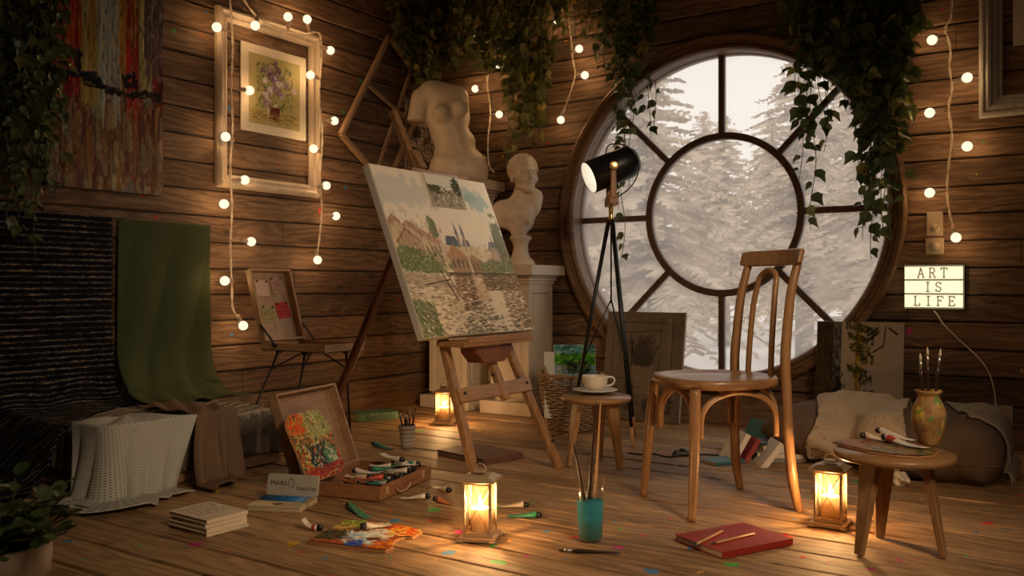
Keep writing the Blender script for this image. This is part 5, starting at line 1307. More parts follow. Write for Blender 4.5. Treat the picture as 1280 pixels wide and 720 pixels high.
daub(440,655,.14,[(.25,.55,.12),(.12,.42,.10),(.55,.70,.20),(.80,.80,.30)],120,1); daub(415,668,.13,[(.12,.15,.08),(.20,.28,.10),(.30,.18,.10),(.10,.10,.09)],130,2)
daub(432,661,.10,[(.80,.68,.35),(.75,.50,.25),(.45,.35,.20)],50,3); daub(455,674,.16,[(.60,.78,.86),(.85,.90,.88),(.35,.60,.80),(.92,.92,.86)],150,4)
daub(443,680,.06,[(.10,.25,.65),(.15,.35,.75)],40,5); daub(475,668,.12,[(.90,.88,.80),(.80,.88,.88)],70,6); daub(508,664,.14,[(.90,.40,.10),(.95,.65,.15),(.85,.20,.08),(.90,.80,.45)],150,7)
daub(470,657,.08,[(.92,.85,.75),(.80,.30,.15)],40,8); daub(480,682,.09,[(.85,.50,.15),(.70,.25,.10)],50,9); x, y = uvp(467,675); P.blob(x, y, .07,.05,(.36,.16,.08),1,.3,4)
pr_ = empty('paint_palette', c0, CAMYAW, 'wooden paint palette smeared with bright paint lying flat on the floor', 'palette'); palette('p', loc, P, .008, pr_)
tube_px((457,662),(487,657),.016,'white','white paint tube with a black cap lying on the floor palette', lift=.05)

# the case of paint tubes
cse_f, cse_l, cse_r = pf(475,628), pf(385,617), pf(535,600)
ex = (cse_r-cse_f); a = math.atan2(ex.y, ex.x); LX_ = ex.length; WY = .335   # x along the long side; y towards the lid
M_case_w = m_wood('case_wood', (.15,.065,.03), (.29,.135,.065), 0, 1.4, .5); M_case_in = m_wood('case_inner_wood', (.20,.11,.06), (.33,.20,.12), 0, 1, .6)
cs = empty('paint_case', cse_f, a, 'open wooden case full of paint tubes, its empty lid standing up behind', 'case')
LX_ = .42; hb = .055
mb = MB(); mb.box((LX_/2, WY/2, .004), (LX_, WY, .007))
for y in (.005, WY-.005): mb.box((LX_/2, y, hb/2), (LX_, .010, hb))
for x in (.005, LX_-.005): mb.box((x, WY/2, hb/2), (.010, WY-.018, hb))
mb.build('tray', M_case_w, cs, bevel=.0015)
mb = MB(); mb.box((LX_/2, WY*.62, hb*.42), (LX_-.02,.006,hb*.7)); mb.box((LX_*.36, WY*.3, hb*.42), (.006,WY*.58,hb*.7)); mb.build('divider', M_case_in, cs)
mb = MB(); mb.tube([(LX_*.40+.055*math.cos(q)*1.0, -.004-.004, hb*.52-.022*math.sin(q)) for q in [PI*k/12 for k in range(13)]], .0032, 8); mb.build('handle', M_brass, cs)
for x in (.12, .82):
    mb = MB(); mb.box((LX_*x, -.002, hb*.62), (.018,.004,.026)); mb.box((LX_*x, -.005, hb*.72), (.010,.004,.010)); mb.build('latch', M_brass, cs, bevel=.001)
Mlid = Matrix.Translation((0, WY, hb-.004)) @ Matrix.Rotation(math.radians(-20), 4, 'X')    # stands up from the far edge
hl = .345; dl = .045
mb = MB(); mb.box((LX_/2, dl-.003, hl/2), (LX_, .006, hl), M=None); 
for z in (.005, hl-.005): mb.box((LX_/2, dl/2, z), (LX_, dl, .010))
for x in (.005, LX_-.005): mb.box((x, dl/2, hl/2), (.010, dl, hl-.018))
mb.v = [tuple(Mlid @ Vector(v)) for v in mb.v]; mb.build('lid', M_case_in, cs, bevel=.0015)
# palette leaning in the case against the lid
P = Paint(150, 190, (.45,.34,.18)); r = random.Random(5)
pc = [(.80,.34,.10),(.66,.66,.30),(.74,.70,.48),(.45,.42,.20),(.20,.30,.22),(.12,.14,.12),(.70,.20,.12),(.82,.78,.62),(.30,.42,.28),(.55,.30,.12)]
P.strokes(900,(0,0,1,1),.11,.013,.9,pc[:7]+[pc[7]],.85,3,1.5); P.strokes(120,(.0,.0,.45,.3),.10,.018,0,[(.85,.36,.08),(.78,.26,.08),(.60,.62,.20)],.85,4,1.2); P.strokes(140,(.45,.0,1,.4),.12,.016,1.2,[(.62,.64,.34),(.50,.54,.28),(.72,.72,.50)],.8,5,.8)
P.strokes(110,(.25,.5,.7,.9),.10,.016,1.8,[(.06,.09,.10),(.14,.20,.26),(.10,.22,.18),(.74,.74,.66)],.9,6,1.2); P.strokes(90,(0,.82,1,1),.15,.014,0,[(.66,.18,.10),(.50,.12,.08)],.8,7,.4)
P.strokes(60,(.6,.55,.85,.8),.08,.016,.6,[(.20,.44,.34),(.34,.56,.42),(.75,.76,.66)],.9,8,.8)
w2, h2, rr_ = .25, .27, .055
pol = []
for cx_, cy_, a0 in ((w2/2-rr_,rr_,-90),(w2/2-rr_,h2-rr_,0),(-w2/2+rr_,h2-rr_,90),(-w2/2+.02,.02,180)):
    rq = rr_ if a0 != 180 else .02
    for k in range(6): aa = math.radians(a0+k*18); pol.append((cx_+rq*math.cos(aa), cy_+rq*math.sin(aa)))
lp = empty('leaning_palette', (0,0,0), 0, 'paint-crusted palette leaning against the case lid', 'palette')
def px_on(px, py, z): return pf(px, py, z)
b1, b2, t1 = px_on(383,606,.060), px_on(436,588,.060), None
ex2 = (b2-b1).normalized(); nrm = Vector((ex2.y, -ex2.x, 0))
top_c = pd(374, 520, ((b1+b2)/2).dot(Vector((-AY, AX, 0)))+.03)
yv = (top_c-(b1+b2)/2); yv = (yv-ex2*yv.dot(ex2)*.75).normalized(); zv = ex2.cross(yv).normalized(); ex3 = yv.cross(zv)
Mx = Matrix(((ex3.x,yv.x,zv.x,0),(ex3.y,yv.y,zv.y,0),(ex3.z,yv.z,zv.z,0),(0,0,0,1))); lp.matrix_world = Matrix.Translation((b1+b2)/2) @ Mx
palette('q', pol, P, .006, lp)
# tubes in the case
r = random.Random(12); Mc = Matrix.Translation(cse_f) @ ROT(a)
cols = ['white','white','cream','green','white','teal','white','red','white','cream','white','white','white','rust','white','teal','white','green','cream','white','white','white','white','red','white']
for i, c in enumerate(cols):
    x = .035+.35*((i*0.618) % 1); y = .035+.20*((i*.377+.1) % 1); z = .012+.022*(i//8)
    rz = r.uniform(.6, 2.4)+(PI if r.random() < .25 else 0); L_ = r.uniform(.085,.115)
    x = min(max(x, .05), LX_-.05); y = min(max(y, .04), .22)
    if abs(math.sin(rz)) > .5: y = .12+.05*math.cos(i)- .055*math.sin(rz)
    tilt = r.uniform(.0,.12)
    Mt = Mc @ Matrix.Translation((x, y, z)) @ ROT(rz) @ Matrix.Rotation(-tilt*.8, 4, 'Y')
    paint_tube((0,0,0), 0, L_, c, 'used paint tube lying among the others in the open paint case', 'paint tubes in the open case', bend=r.uniform(-.25,.25), lift=r.uniform(0,.2), M=Mt, band=(r.choice([None,'red','teal',None]) if c == 'white' else None))

# brushes
M_hdark = m_plain('dark_lacquered_handle', (.035,.016,.010), .3, 0, .1, 10, .02); M_hbrown = m_plain('brown_lacquered_handle', (.22,.085,.035), .35); M_htan = m_plain('tan_wooden_handle', (.45,.25,.11), .45)
M_ferr = m_plain('steel_ferrule', (.55,.53,.50), .3, .9, .05, 30, .02); M_brist = m_plain('dark_bristles', (.05,.035,.025), .8, 0, .3, 200, .4); M_bristw = m_plain('pale_bristles', (.60,.50,.38), .8, 0, .2, 200, .4)
def brush(a, b, lab, r_=.005, hm=None, bm=None, grp=None, name='paint_brush'):
    """a = tip of the bristles, b = end of the handle"""
    a, b = Vector(a), Vector(b); v = b-a; L = v.length; root = empty(name, a, 0, lab, 'paint brush', grp)
    mb = MB(); mb.tube([v*q for q in (.22,.32,.5,.8,.97,1)], [r_*.85,r_*1.15,r_,r_*.65,r_*.5,r_*.2], 10); mb.build('handle', hm or M_hdark, root)
    mb = MB(); mb.tube([v*.10, v*.23], [r_*.8,r_*.9], 10); mb.build('ferrule', M_ferr, root)
    mb = MB(); mb.tube([v*0, v*.03, v*.07, v*.11], [.0004,r_*.6,r_*.95,r_*.75], 10); mb.build('bristles', bm or M_brist, root); return root
A_, B_ = pf(697,687.5,.006), pf(776,691,.006)
brush(A_, B_, 'dark paint brush lying on the floor in front of the water glass', .0055)
# glass of blue water
gp_ = pf(738,676)
t = NT('clear_glass_thin'); tr = t.n('BsdfTransparent', {'Color': (.96,.97,.97)}); gl = t.n('BsdfGlossy', {'Color': (1,1,1), 'Roughness': .05}); lw = t.n('LayerWeight', {'Blend': .25})
ms = t.n('MixShader'); t.set(ms, 0, t.math('MULTIPLY', lw.outputs['Facing'], .35)); t.t.links.new(tr.outputs[0], ms.inputs[1]); t.t.links.new(gl.outputs[0], ms.inputs[2]); t.t.links.new(ms.outputs[0], t.out.inputs[0]); M_gl = t.m
t = NT('blue_paint_water'); tr = t.n('BsdfTransparent', {'Color': (.22,.60,.66)}); dfb = t.n('BsdfDiffuse', {'Color': (.10,.48,.60)}); tlb = t.n('BsdfTranslucent', {'Color': (.14,.58,.70)})
m1 = t.n('MixShader', {0: .5}); t.t.links.new(dfb.outputs[0], m1.inputs[1]); t.t.links.new(tlb.outputs[0], m1.inputs[2])
m3 = t.n('MixShader', {0: .58}); t.t.links.new(tr.outputs[0], m3.inputs[1]); t.t.links.new(m1.outputs[0], m3.inputs[2]); t.t.links.new(m3.outputs[0], t.out.inputs[0]); M_bluew = t.m
gg = empty('water_glass', gp_, 0, 'tall glass half full of blue water holding paint brushes, on the floor', 'glass')
def cyl(mb, prof, n=36):            # open surface of revolution
    vs = [(r_*math.cos(2*PI*k/n), r_*math.sin(2*PI*k/n), z) for r_, z in prof for k in range(n)]
    mb.add(vs, [(i*n+k, i*n+(k+1)%n, (i+1)*n+(k+1)%n, (i+1)*n+k) for i in range(len(prof)-1) for k in range(n)], smooth=True); return mb
cyl(MB(), [(.0001,.002),(.036,.002),(.0375,.006),(.0465,.192),(.0455,.194),(.0445,.192),(.0365,.010),(.0001,.010)]).build('glass_wall', M_gl, gg)
cyl(MB(), [(.0001,.011),(.0362,.011),(.0420,.126),(.0001,.126)]).build('blue_water', M_bluew, gg)
g0 = gp_
def gw_(x, d, z): v = cam2w(x, d); return Vector((g0.x+v.x, g0.y+v.y, z))
brush(gw_(.004,-.008,.016), gw_(-.052,.0,.300), 'shorter dark brush in the water glass, leaning left', .0055, bm=M_bristw)
brush(gw_(-.012,.010,.016), gw_(.020,.012,.430), 'longest dark brush in the water glass, standing nearly upright', .0058, bm=M_bristw)
brush(gw_(.010,.020,.016), gw_(.034,.024,.425), 'tan-handled brush in the water glass, furthest right', .0045, hm=M_htan, bm=M_bristw)
# ribbed cup with brushes
cp_ = pf(509,560); cg = empty('brush_cup', cp_, 0, 'small ribbed grey cup of brushes behind the paint case', 'cup')
M_stone = m_plain('grey_stoneware', (.36,.31,.26), .7, 0, .12, 30, .2)
pr2 = [(.0001,.003),(.026,0),(.030,.004)]
for k in range(5): z = .012+.020*k; e = .0305+.0022*k; pr2 += [(e-.003,z),(e+.003,z+.006),(e+.003,z+.012),(e-.003,z+.018)]
pr2 += [(.042,.113),(.039,.113),(.034,.05),(.0001,.02)]
mb = MB(); cyl(mb, pr2).build('cup', M_stone, cg)
for k, (dx, dy, tx, zt) in enumerate([(-.02,.0,-.038,.185),(-.008,.01,-.014,.175),(.004,-.01,-.002,.180),(.012,.008,.012,.183),(.022,.0,.040,.195)]):
    a_ = cp_+cam2w(dx*.5, dy*.5, .03); b_ = cp_+cam2w(tx, dy, zt)
    brush(b_, a_, 'brush standing bristles up in the small ribbed cup', .0042, bm=[M_brist,M_bristw][k%2], grp='brushes in the ribbed cup')
# green book with lettering, old brown book under the easel
f_, r_ = pf(447,528), pf(498,523.5); ex = r_-f_; a = math.atan2(ex.y, ex.x); up = Vector((-math.sin(a), math.cos(a), 0)); dd = .165
gbk = book('book', Matrix.Translation((f_+r_)/2+up*dd/2) @ ROT(a), ex.length, dd, .044, m_plain('green_book_cloth', (.06,.135,.075), .6, 0, .1, 20, .1), 'green book with dark lettering on its spine lying by the left wall')
text_mesh('lettering', 'RainRider', .050, M_ink, gbk, Matrix.Translation((.01,-dd/2-.0006,.022)) @ FACE, .0003, .95, .25)
f_, l_, r_ = pf(600,583), pf(551,568.5), pf(649,573.5)
Mq, w, d = frame_from(((600,583),(551,568.5),(649,573.5)))
book('book', Mq, w, d, .028, m_plain('worn_brown_leather', (.12,.050,.030), .6, 0, .45, 14, .5), 'worn brown old book lying flat between the easel legs', pages=m_plain('worn_dark_pages', (.16,.09,.06), .8, 0, .4, 90, .5))

# cup and saucer
M_china = m_plain('white_china', (.66,.60,.52), .2, 0, .03, 10, .02)
pc_ = pf(744,491.5,ST2_H); sc_ = empty('saucer', pc_, 0, 'white saucer on the small stool under the white cup', 'saucer')
mb = MB(); cyl(mb, [(.0001,.003),(.045,.001),(.060,.004),(.098,.015),(.101,.018),(.099,.020),(.062,.010),(.040,.007),(.0001,.007)], 48).build('dish', M_china, sc_)
cu = empty('cup', (pc_.x, pc_.y, ST2_H+.0085), CAMYAW+.2, 'white tea cup standing on the saucer on the small stool', 'cup')
mb = MB(); cyl(mb, [(.0001,.002),(.028,.0),(.030,.004),(.044,.014),(.054,.036),(.058,.064),(.0595,.071),(.0575,.071),(.056,.064),(.050,.036),(.038,.014),(.0001,.008)], 44).build('bowl', M_china, cu)
mb = MB(); mb.tube(bez([(.056,0,.060),(.075,0,.064),(.090,0,.054),(.088,0,.038),(.072,0,.026),(.050,0,.024)], 6), .0045, 8, up=(0,1,0)); mb.build('handle', M_china, cu)
mb = MB(); mb.add([(.0545*math.cos(2*PI*k/30), .0545*math.sin(2*PI*k/30), .056) for k in range(30)], [tuple(range(30))]); mb.build('coffee', m_plain('dark_coffee', (.04,.018,.008), .1), cu)

# right stool: palette, vase of brushes, tubes
sc0 = cam2w(1.143, 2.62); vz = pf(1161,556,ST_H)
t = NT('spattered_clay'); v = t.coords(); n1 = t.noise(v, 22, 4, .7); base = t.ramp(n1, [(.35,(.20,.10,.035)),(.6,(.40,.23,.08)),(.75,(.55,.36,.12))])
for (sc3, lo, hi, cc, mz) in ((26,.56,.60,(.62,.42,.05),(1,1,.6)),(31,.60,.63,(.10,.26,.06),(1,1,.8)),(24,.60,.63,(.50,.10,.02),(1,1,.35)),(44,.64,.66,(.55,.30,.20),(1,1,.5))):
    nm = t.noise(t.mapv(v, mz, (sc3,sc3*.3,0)), sc3, 3, .6); base = t.mixc(t.math('MULTIPLY', t.ramp(nm, [(lo,(0,0,0)),(hi,(1,1,1))]), .8), base, cc)
M_clay = t.pbsdf(base, .6, t.bump(n1, .5, .004), 0, .3)
va = empty('clay_vase', vz, 0, 'paint-spattered clay vase holding brushes on the right stool', 'vase')
mb = MB(); cyl(mb, [(.0001,.001),(.026,0),(.030,.004),(.034,.020),(.046,.055),(.0505,.085),(.048,.110),(.038,.135),(.030,.150),(.030,.156),(.038,.163),(.040,.168),(.037,.171),(.031,.167),(.027,.155),(.028,.148),(.035,.133),(.045,.085),(.040,.055),(.0001,.02)], 44).build('vase', M_clay, va)
for k, (dx, dy, tx, zt, lab) in enumerate([(-.012,.004,-.024,.285,'leftmost brush in the clay vase, thin and slightly shorter'),(-.004,-.008,-.010,.305,'tall brush second from the left in the clay vase'),(.004,.010,.004,.280,'shorter brush third from the left in the clay vase'),(.008,-.004,.034,.300,'brush leaning right in the clay vase')]):
    a_ = vz+cam2w(dx, dy, .06); b_ = vz+cam2w(tx, dy*1.5, zt); brush(b_, a_, lab, .0046, bm=M_bristw)
outl = [(1040,552),(1060,549),(1100,551),(1150,556),(1176,563),(1168,569),(1150,571),(1120,569),(1085,564),(1055,557)]
wp = [pf(x, y, ST_H+.006) for x, y in outl]; c0 = sum(wp, Vector())/len(wp); c0.z = ST_H+.0005; loc = [tuple((Rl @ (p-c0))[:2]) for p in wp]
loc = [q for q in loc]
P = Paint(160, 90, (.52,.32,.17)); P.strokes(260,(0,0,1,1),.10,.012,.1,[(.58,.36,.18),(.42,.24,.12),(.66,.44,.28),(.70,.40,.28)],.8,1,.6)
P.strokes(120,(.25,.35,.62,.85),.09,.012,.2,[(.28,.32,.16),(.38,.42,.24),(.66,.62,.50),(.20,.20,.12)],.9,2,.9); P.strokes(110,(.62,.55,1,.95),.09,.012,.2,[(.20,.28,.14),(.34,.38,.20),(.60,.58,.40)],.9,3,.7); P.strokes(50,(.1,.15,.5,.5),.10,.010,0,[(.66,.36,.26),(.60,.46,.34)],.8,4,.3)
p2 = empty('narrow_palette', c0, CAMYAW, 'narrow board crusted with paint lying on the right stool', 'palette'); palette('s', loc, P, .005, p2)
ZS = ST_H+.011
tube_px((1082,549.5),(1116,552),ZS,'cream','cream paint tube with a dark cap, leftmost on the right stool')
tube_px((1101,543.5),(1143,551),ZS,'white','white paint tube on the right stool lying just left of the vase')
tube_px((1108,551.5),(1142,561),ZS+.002,'white','bent white paint tube with a red band at the front of the right stool', bend=.35, band='red')

# wicker basket and what stands in it
bp = Vector((-2.395, 4.205, 0)); bk = empty('wicker_basket', bp, 0, 'round wicker basket holding canvases, left of the tripod', 'basket')
M_wick = m_plain('wicker_cane', (.27,.16,.085), .6, 0, .3, 40, .2)
nS = 30; rb_, rt_, hB = .125, .172, .295
mb = MB()
for k in range(nS):
    a = 2*PI*k/nS; mb.tube([((rb_+(rt_-rb_)*s)*math.cos(a), (rb_+(rt_-rb_)*s)*math.sin(a), .004+(hB-.004)*s) for s in (0,.25,.5,.75,1)], .0038, 6)
mb.build('stakes', M_wick, bk)
mb = MB(); nR = 21
for j in range(nR):
    s = (j+.5)/nR; r0 = rb_+(rt_-rb_)*s+.006*math.sin(s*3); pts = []
    for i in range(nS*4):
        a = 2*PI*i/(nS*4); w_ = .0075*math.cos(a*nS/2+ (PI if j%2 else 0)); pts.append(((r0+w_)*math.cos(a), (r0+w_)*math.sin(a), .008+(hB-.012)*s+.002*math.sin(a*5+j)))
    mb.tube(pts, .0052, 6, closed=True)
mb.build('weave', M_wick, bk)
mb = MB()
for q in range(2): mb.tube([((rt_+.006*math.cos(a*9+q*PI))*math.cos(a), (rt_+.006*math.cos(a*9+q*PI))*math.sin(a), hB+.006+.006*math.sin(a*9+q*PI)) for a in [2*PI*k/120 for k in range(120)]], .0075, 7, closed=True)
mb.build('rim', M_wick, bk)
ha = CAMYAW+math.radians(205)
mb = MB(); mb.tube([(rt_*math.cos(ha+q), rt_*math.sin(ha+q), hB+.004+.05*math.sin(PI*(q+.22)/.44)) for q in [-.22+.44*k/10 for k in range(11)]], .0075, 8); mb.build('handle', M_wick, bk)
mb = MB(); mb.lathe([(.0001,.002),(rb_,.002),(rb_,.008),(.0001,.008)], 30); mb.build('bottom', M_wick, bk)
P = Paint(110, 150, (.40,.52,.62)); P.rect(0,0,1,.10,(.42,.62,.66)); P.strokes(120,(0,.0,1,.15),.12,.02,0,[(.30,.55,.60),(.60,.74,.72),(.20,.42,.36)],.8,1,.3)
P.rect(0,.14,1,.27,(.16,.42,.10)); P.strokes(160,(0,.13,1,.28),.12,.02,0,[(.20,.52,.12),(.10,.34,.08),(.42,.62,.20)],.9,2,.3); P.strokes(140,(.35,.24,.85,.42),.12,.014,0,[(.05,.07,.06),(.10,.16,.08),(.30,.42,.14)],.9,3,.3)
P.strokes(300,(0,.4,1,1),.14,.03,.2,[(.30,.46,.62),(.46,.60,.70),(.62,.70,.70),(.24,.38,.52)],.6,4,.5); P.strokes(40,(.05,.28,.3,.45),.1,.012,0,[(.66,.66,.56)],.8,5,.4)
def in_basket(name, px0, px1, pytop, d, h, lab, th, P=None, edge=None, lean=.16):
    c = pd((px0+px1)/2, pytop, d); w = (px1-px0)/F*d
    root = empty(name, (0,0,0), 0, lab, 'canvas'); bot = c-Vector((0,0,h*math.cos(lean))); back = cam2w(0,1)
    root.matrix_world = Matrix.Translation(bot-back*h*math.sin(lean)) @ ROT(CAMYAW) @ Matrix.Rotation(-lean,4,'X')
    mb = MB(); mb.box((0,0,h/2), (w,th,h)); mb.build('stretched_canvas', edge or M_canvas_edge, root, bevel=.0015)
    if P is not None: painted('painted_face', P, w-.002, h-.002, M_pig, root, Matrix.Translation((0,-th/2-.0012,.001)))
in_basket('landscape_canvas', 692, 744, 431, 4.86, .40, 'blue and green landscape canvas standing in the wicker basket', .012, P)
in_basket('blank_canvas', 680, 693, 440, 4.80, .36, 'narrow white canvas standing in the wicker basket, left of the landscape', .014, None, m_plain('white_primed_canvas', (.55,.52,.48), .8))

# books heaped behind the chair
M_w = m_plain('white_book_cover', (.60,.54,.46), .6); M_tl = m_plain('teal_book_cover', (.03,.12,.14), .5); M_bk = m_plain('black_book_cover', (.015,.018,.022), .5); M_rd = m_plain('dark_red_book_cover', (.26,.03,.03), .5); M_gy = m_plain('grey_book_cover', (.22,.20,.18), .6)
c0 = pf(945,578)
def bkp(dx, dd, z, rz, tx, ty, w, d, t_, cov, lab):
    v = cam2w(dx, dd); Mb = Matrix.Translation((c0.x+v.x, c0.y+v.y, z)) @ ROT(CAMYAW+rz) @ Matrix.Rotation(tx,4,'X') @ Matrix.Rotation(ty,4,'Y')
    return book('book', Mb, w, d, t_, cov, lab)
bkp(.115,.06,.001,.10,0,0,.20,.15,.016,M_gy,'grey book at the bottom of the low stack behind the chair')
bkp(.118,.07,.0175,-.12,0,0,.20,.15,.020,M_w,'pale book in the middle of the low stack behind the chair')
bkp(.105,.08,.038,.2,0,0,.17,.13,.034,M_w,'thick pale book near the top of the low stack behind the chair')
bkp(.11,.08,.0725,.05,0,0,.18,.13,.012,M_bk,'thin black book on top of the low stack behind the chair')
bkp(.030,-.035,.006,.0,0,-math.radians(52),.22,.14,.026,M_w,'thick cream book leaning diagonally on the low stack behind the chair')
bkp(-.036,.07,.012,.10,0,-math.radians(58),.20,.15,.020,M_rd,'dark red book leaning behind the diagonal cream book')
bkp(-.090,.07,.014,.10,0,-math.radians(60),.24,.16,.024,M_w,'white book leaning left of the dark red one in the heap behind the chair')
bkp(-.150,.00,.001,.4,0,0,.16,.12,.014,M_tl,'teal book lying flat at the left foot of the heap behind the chair')
bkp(.050,.23,.008,.25,0,-math.radians(62),.30,.20,.026,M_tl,'large dark teal and black book standing at the back of the heap')

# ------------------------------------------------------------------ sign, outlets
M_sign = m_emit('lit_sign_panel', (1.0,.88,.56), 1.15)
SX0, SX1, SZ0, SZ1 = -.794, -.520, .672, .895
sg = empty('light_box_sign', ((SX0+SX1)/2, YB-.006, SZ0), 0, 'lit box sign with black letters in three rows on the window wall', 'sign'); sw_, sh_ = SX1-SX0, SZ1-SZ0
mb = MB(); mb.box((0,-.018,sh_/2), (sw_,.036,sh_)); mb.build('box', M_black, sg, bevel=.002)
mb = MB(); mb.box((-.003,-.0385,sh_/2), (sw_-.010,.005,sh_-.010)); mb.build('lit_panel', M_sign, sg)
for k in range(4):
    mb = MB(); mb.box((-.003,-.043,.006+(sh_-.012)*k/3), (sw_-.008,.008,.0085)); mb.build('rail', M_black, sg, bevel=.001)
arc = lambda cx, cz, rx, rz, a0, a1, n=10: [(cx+rx*math.cos(math.radians(a0+(a1-a0)*k/n)), cz+rz*math.sin(math.radians(a0+(a1-a0)*k/n))) for k in range(n+1)]
LET = {'A': [[(.12,0),(.5,1)],[(.5,1),(.88,0)],[(.27,.36),(.73,.36)],[(0,0),(.28,0)],[(.72,0),(1,0)],[(.34,1),(.54,1)]],
 'R': [[(.2,0),(.2,1)],[(.04,0),(.38,0)],[(.04,1),(.55,1)]+arc(.55,.76,.27,.24,90,-90)+[(.2,.52)],[(.5,.52),(.84,0)],[(.76,0),(1,0)]],
 'T': [[(.5,0),(.5,1)],[(.08,1),(.92,1)],[(.08,1),(.08,.8)],[(.92,1),(.92,.8)],[(.32,0),(.68,0)]],
 'I': [[(.5,0),(.5,1)],[(.26,0),(.74,0)],[(.26,1),(.74,1)]],
 'S': [arc(.5,.75,.32,.25,20,270)+arc(.5,.25,.34,.25,90,-160),[(.82,.98),(.82,.76)],[(.17,.02),(.17,.26)]],
 'L': [[(.28,0),(.28,1)],[(.1,1),(.48,1)],[(.1,0),(.9,0)],[(.9,0),(.9,.28)]],
 'F': [[(.24,0),(.24,1)],[(.06,0),(.44,0)],[(.06,1),(.9,1)],[(.9,1),(.9,.78)],[(.24,.54),(.66,.54)],[(.66,.64),(.66,.44)]],
 'E': [[(.22,0),(.22,1)],[(.04,0),(.9,0)],[(.9,0),(.9,.24)],[(.04,1),(.88,1)],[(.88,1),(.88,.78)],[(.22,.52),(.66,.52)],[(.66,.62),(.66,.42)]]}
rowh = (sh_-.012)/3
for ri, (word, x0) in enumerate((('ART',-.066),('IS',-.034),('LIFE',-.084))):
    cz = sh_-.006-rowh*(ri+.5); lh = .046; lw_ = .033; sp2 = .0525 if word != 'IS' else .048
    for ci, chh in enumerate(word):
        ox = x0+ci*sp2-lw_/2+.006
        mb = MB()
        for st_ in LET[chh]: mb.tube([(ox+x*lw_, -.0418, cz-lh/2+z*lh) for x, z in st_], .0030, 6, flat=.35, up=(0,1,0))
        mb.build('letter', M_ink, sg)
l = bpy.data.lights.new('sign_glow', 'AREA'); l.shape = 'RECTANGLE'; l.size = sw_; l.size_y = sh_; l.energy = 1.0; l.color = (1,.78,.42)
o = bpy.data.objects.new('sign_glow', l); COL.objects.link(o); o.parent = sg; o.location = (0,-.05,sh_/2); o.rotation_euler = (PI/2,0,0)
M_plate = m_plain('ivory_wall_plate', (.42,.33,.24), .4, 0, .04, 20, .03)
def outlet(px0, px1, py0, py1, lab, kind='socket'):
    a_, b_ = pY(px0, py1, YB-.008), pY(px1, py1, YB-.008); t_ = pY(px0, py0, YB-.008); w, h = b_.x-a_.x, t_.z-a_.z
    root = empty('wall_outlet', ((a_.x+b_.x)/2, YB-.004, a_.z), 0, lab, 'outlet')
    mb = MB(); mb.box((0,-.004,h/2), (w,.008,h)); mb.build('plate', M_plate, root, bevel=.0025)
    M_slot = M_ink
    if kind == 'socket':
        mb = MB(); mb.tube([(0,-.0075,h*.30),(0,-.0105,h*.30)], w*.30, 22); mb.build('face', M_plate, root)
        for dx, dz in ((-.010,.006),(.010,.006),(0,-.010)):
            mb = MB(); mb.box((dx,-.011,h*.30+dz), (.004,.002,.008)); mb.build('slot', M_slot, root)
    else:
        mb = MB(); mb.tube([(0,-.0075,h*.5),(0,-.020,h*.5)], [w*.30,w*.27], 26); mb.build('dial', M_plate, root)
    return root
outlet(1158.5,1179,265,295,'ivory wall socket above the dimmer, left of the lowest globe bulb'); outlet(1157,1180,298,318,'ivory round dimmer plate directly above the lit sign','dial')
oo = outlet(1240,1266,506,538,'pale wall socket low on the window wall with the sign cord plugged in','none')
cpts = [(1167,388),(1172,394),(1180,406),(1200,426),(1222,446),(1236,466),(1243,490),(1245,512)]
cw = [pY(x, y, YB-.016) for x, y in cpts]+[pY(1250,524,YB-.035)]
cd = empty('sign_cord', cw[-1], 0, 'thin white cord running from the lit sign down to the low wall socket', 'cord')
mb = MB(); mb.tube([p-cw[-1] for p in bez(cw, 8)], .0035, 7); mb.build('cord', M_wire, cd)
mb = MB(); mb.tube([(0,.004,0),(0,-.016,.0)], [.014,.011], 16); mb.build('plug', M_ink, cd)

# ------------------------------------------------------------------ folding sketch box on its own tripod by the left wall
sb = empty('sketch_box', (-3.27, 3.12, 0), 0, 'open wooden sketch box on thin black legs by the left wall', 'sketch box')
M_lite = m_wood('light_box_wood', (.30,.165,.08), (.46,.28,.15), 0, 1, .5); M_litey = m_wood('light_box_wood_lid', (.30,.165,.08), (.46,.28,.15), 2, 1, .5)
ox, oy = -3.27, 3.12
mb = MB(); x0, x1, y0, y1, z0, z1 = -3.50-ox, -3.05-ox, 2.985-oy, 3.255-oy, .465, .505
mb.box(((x0+x1)/2,(y0+y1)/2,z0+.003), (x1-x0,y1-y0,.006))
for y in (y0+.005,y1-.005): mb.box(((x0+x1)/2,y,(z0+z1)/2), (x1-x0,.010,z1-z0))
for x in (x0+.005,x1-.005): mb.box((x,(y0+y1)/2,(z0+z1)/2), (.010,y1-y0-.02,z1-z0))
mb.build('tray', M_lite, sb, bevel=.001)
Ms = Matrix.Translation((x0+.012, (y0+y1)/2, z1)) @ Matrix(((0,-1,0,0),(1,0,0,0),(0,0,1,0),(0,0,0,1))) @ Matrix.Rotation(math.radians(-17.5),4,'X')
hl2 = .385; wl = y1-y0
mb = MB(); mb.box((0,.016,hl2/2), (wl,.005,hl2))
for s_ in (-1,1): mb.box((s_*(wl/2-.006),-.002,hl2/2), (.012,.036,hl2))
for z in (.006,hl2-.006): mb.box((0,-.002,z), (wl-.02,.036,.012))
mb.v = [tuple(Ms @ Vector(v)) for v in mb.v]; mb.build('lid', M_litey, sb, bevel=.001)
for s_ in (-1,1):
    mb = MB(); p0 = Ms @ Vector((s_*(wl/2+.004),-.015,.09)); p1 = Vector((x0+.11, s_*(wl/2+.004), z1-.012)); mb.bar(p0, p1, .004, .012, up=(0,1,0)); mb.tube([p1-Vector((0,.006,0)),p1+Vector((0,.006,0))], .010, 10); mb.build('lid_stay', M_black, sb)
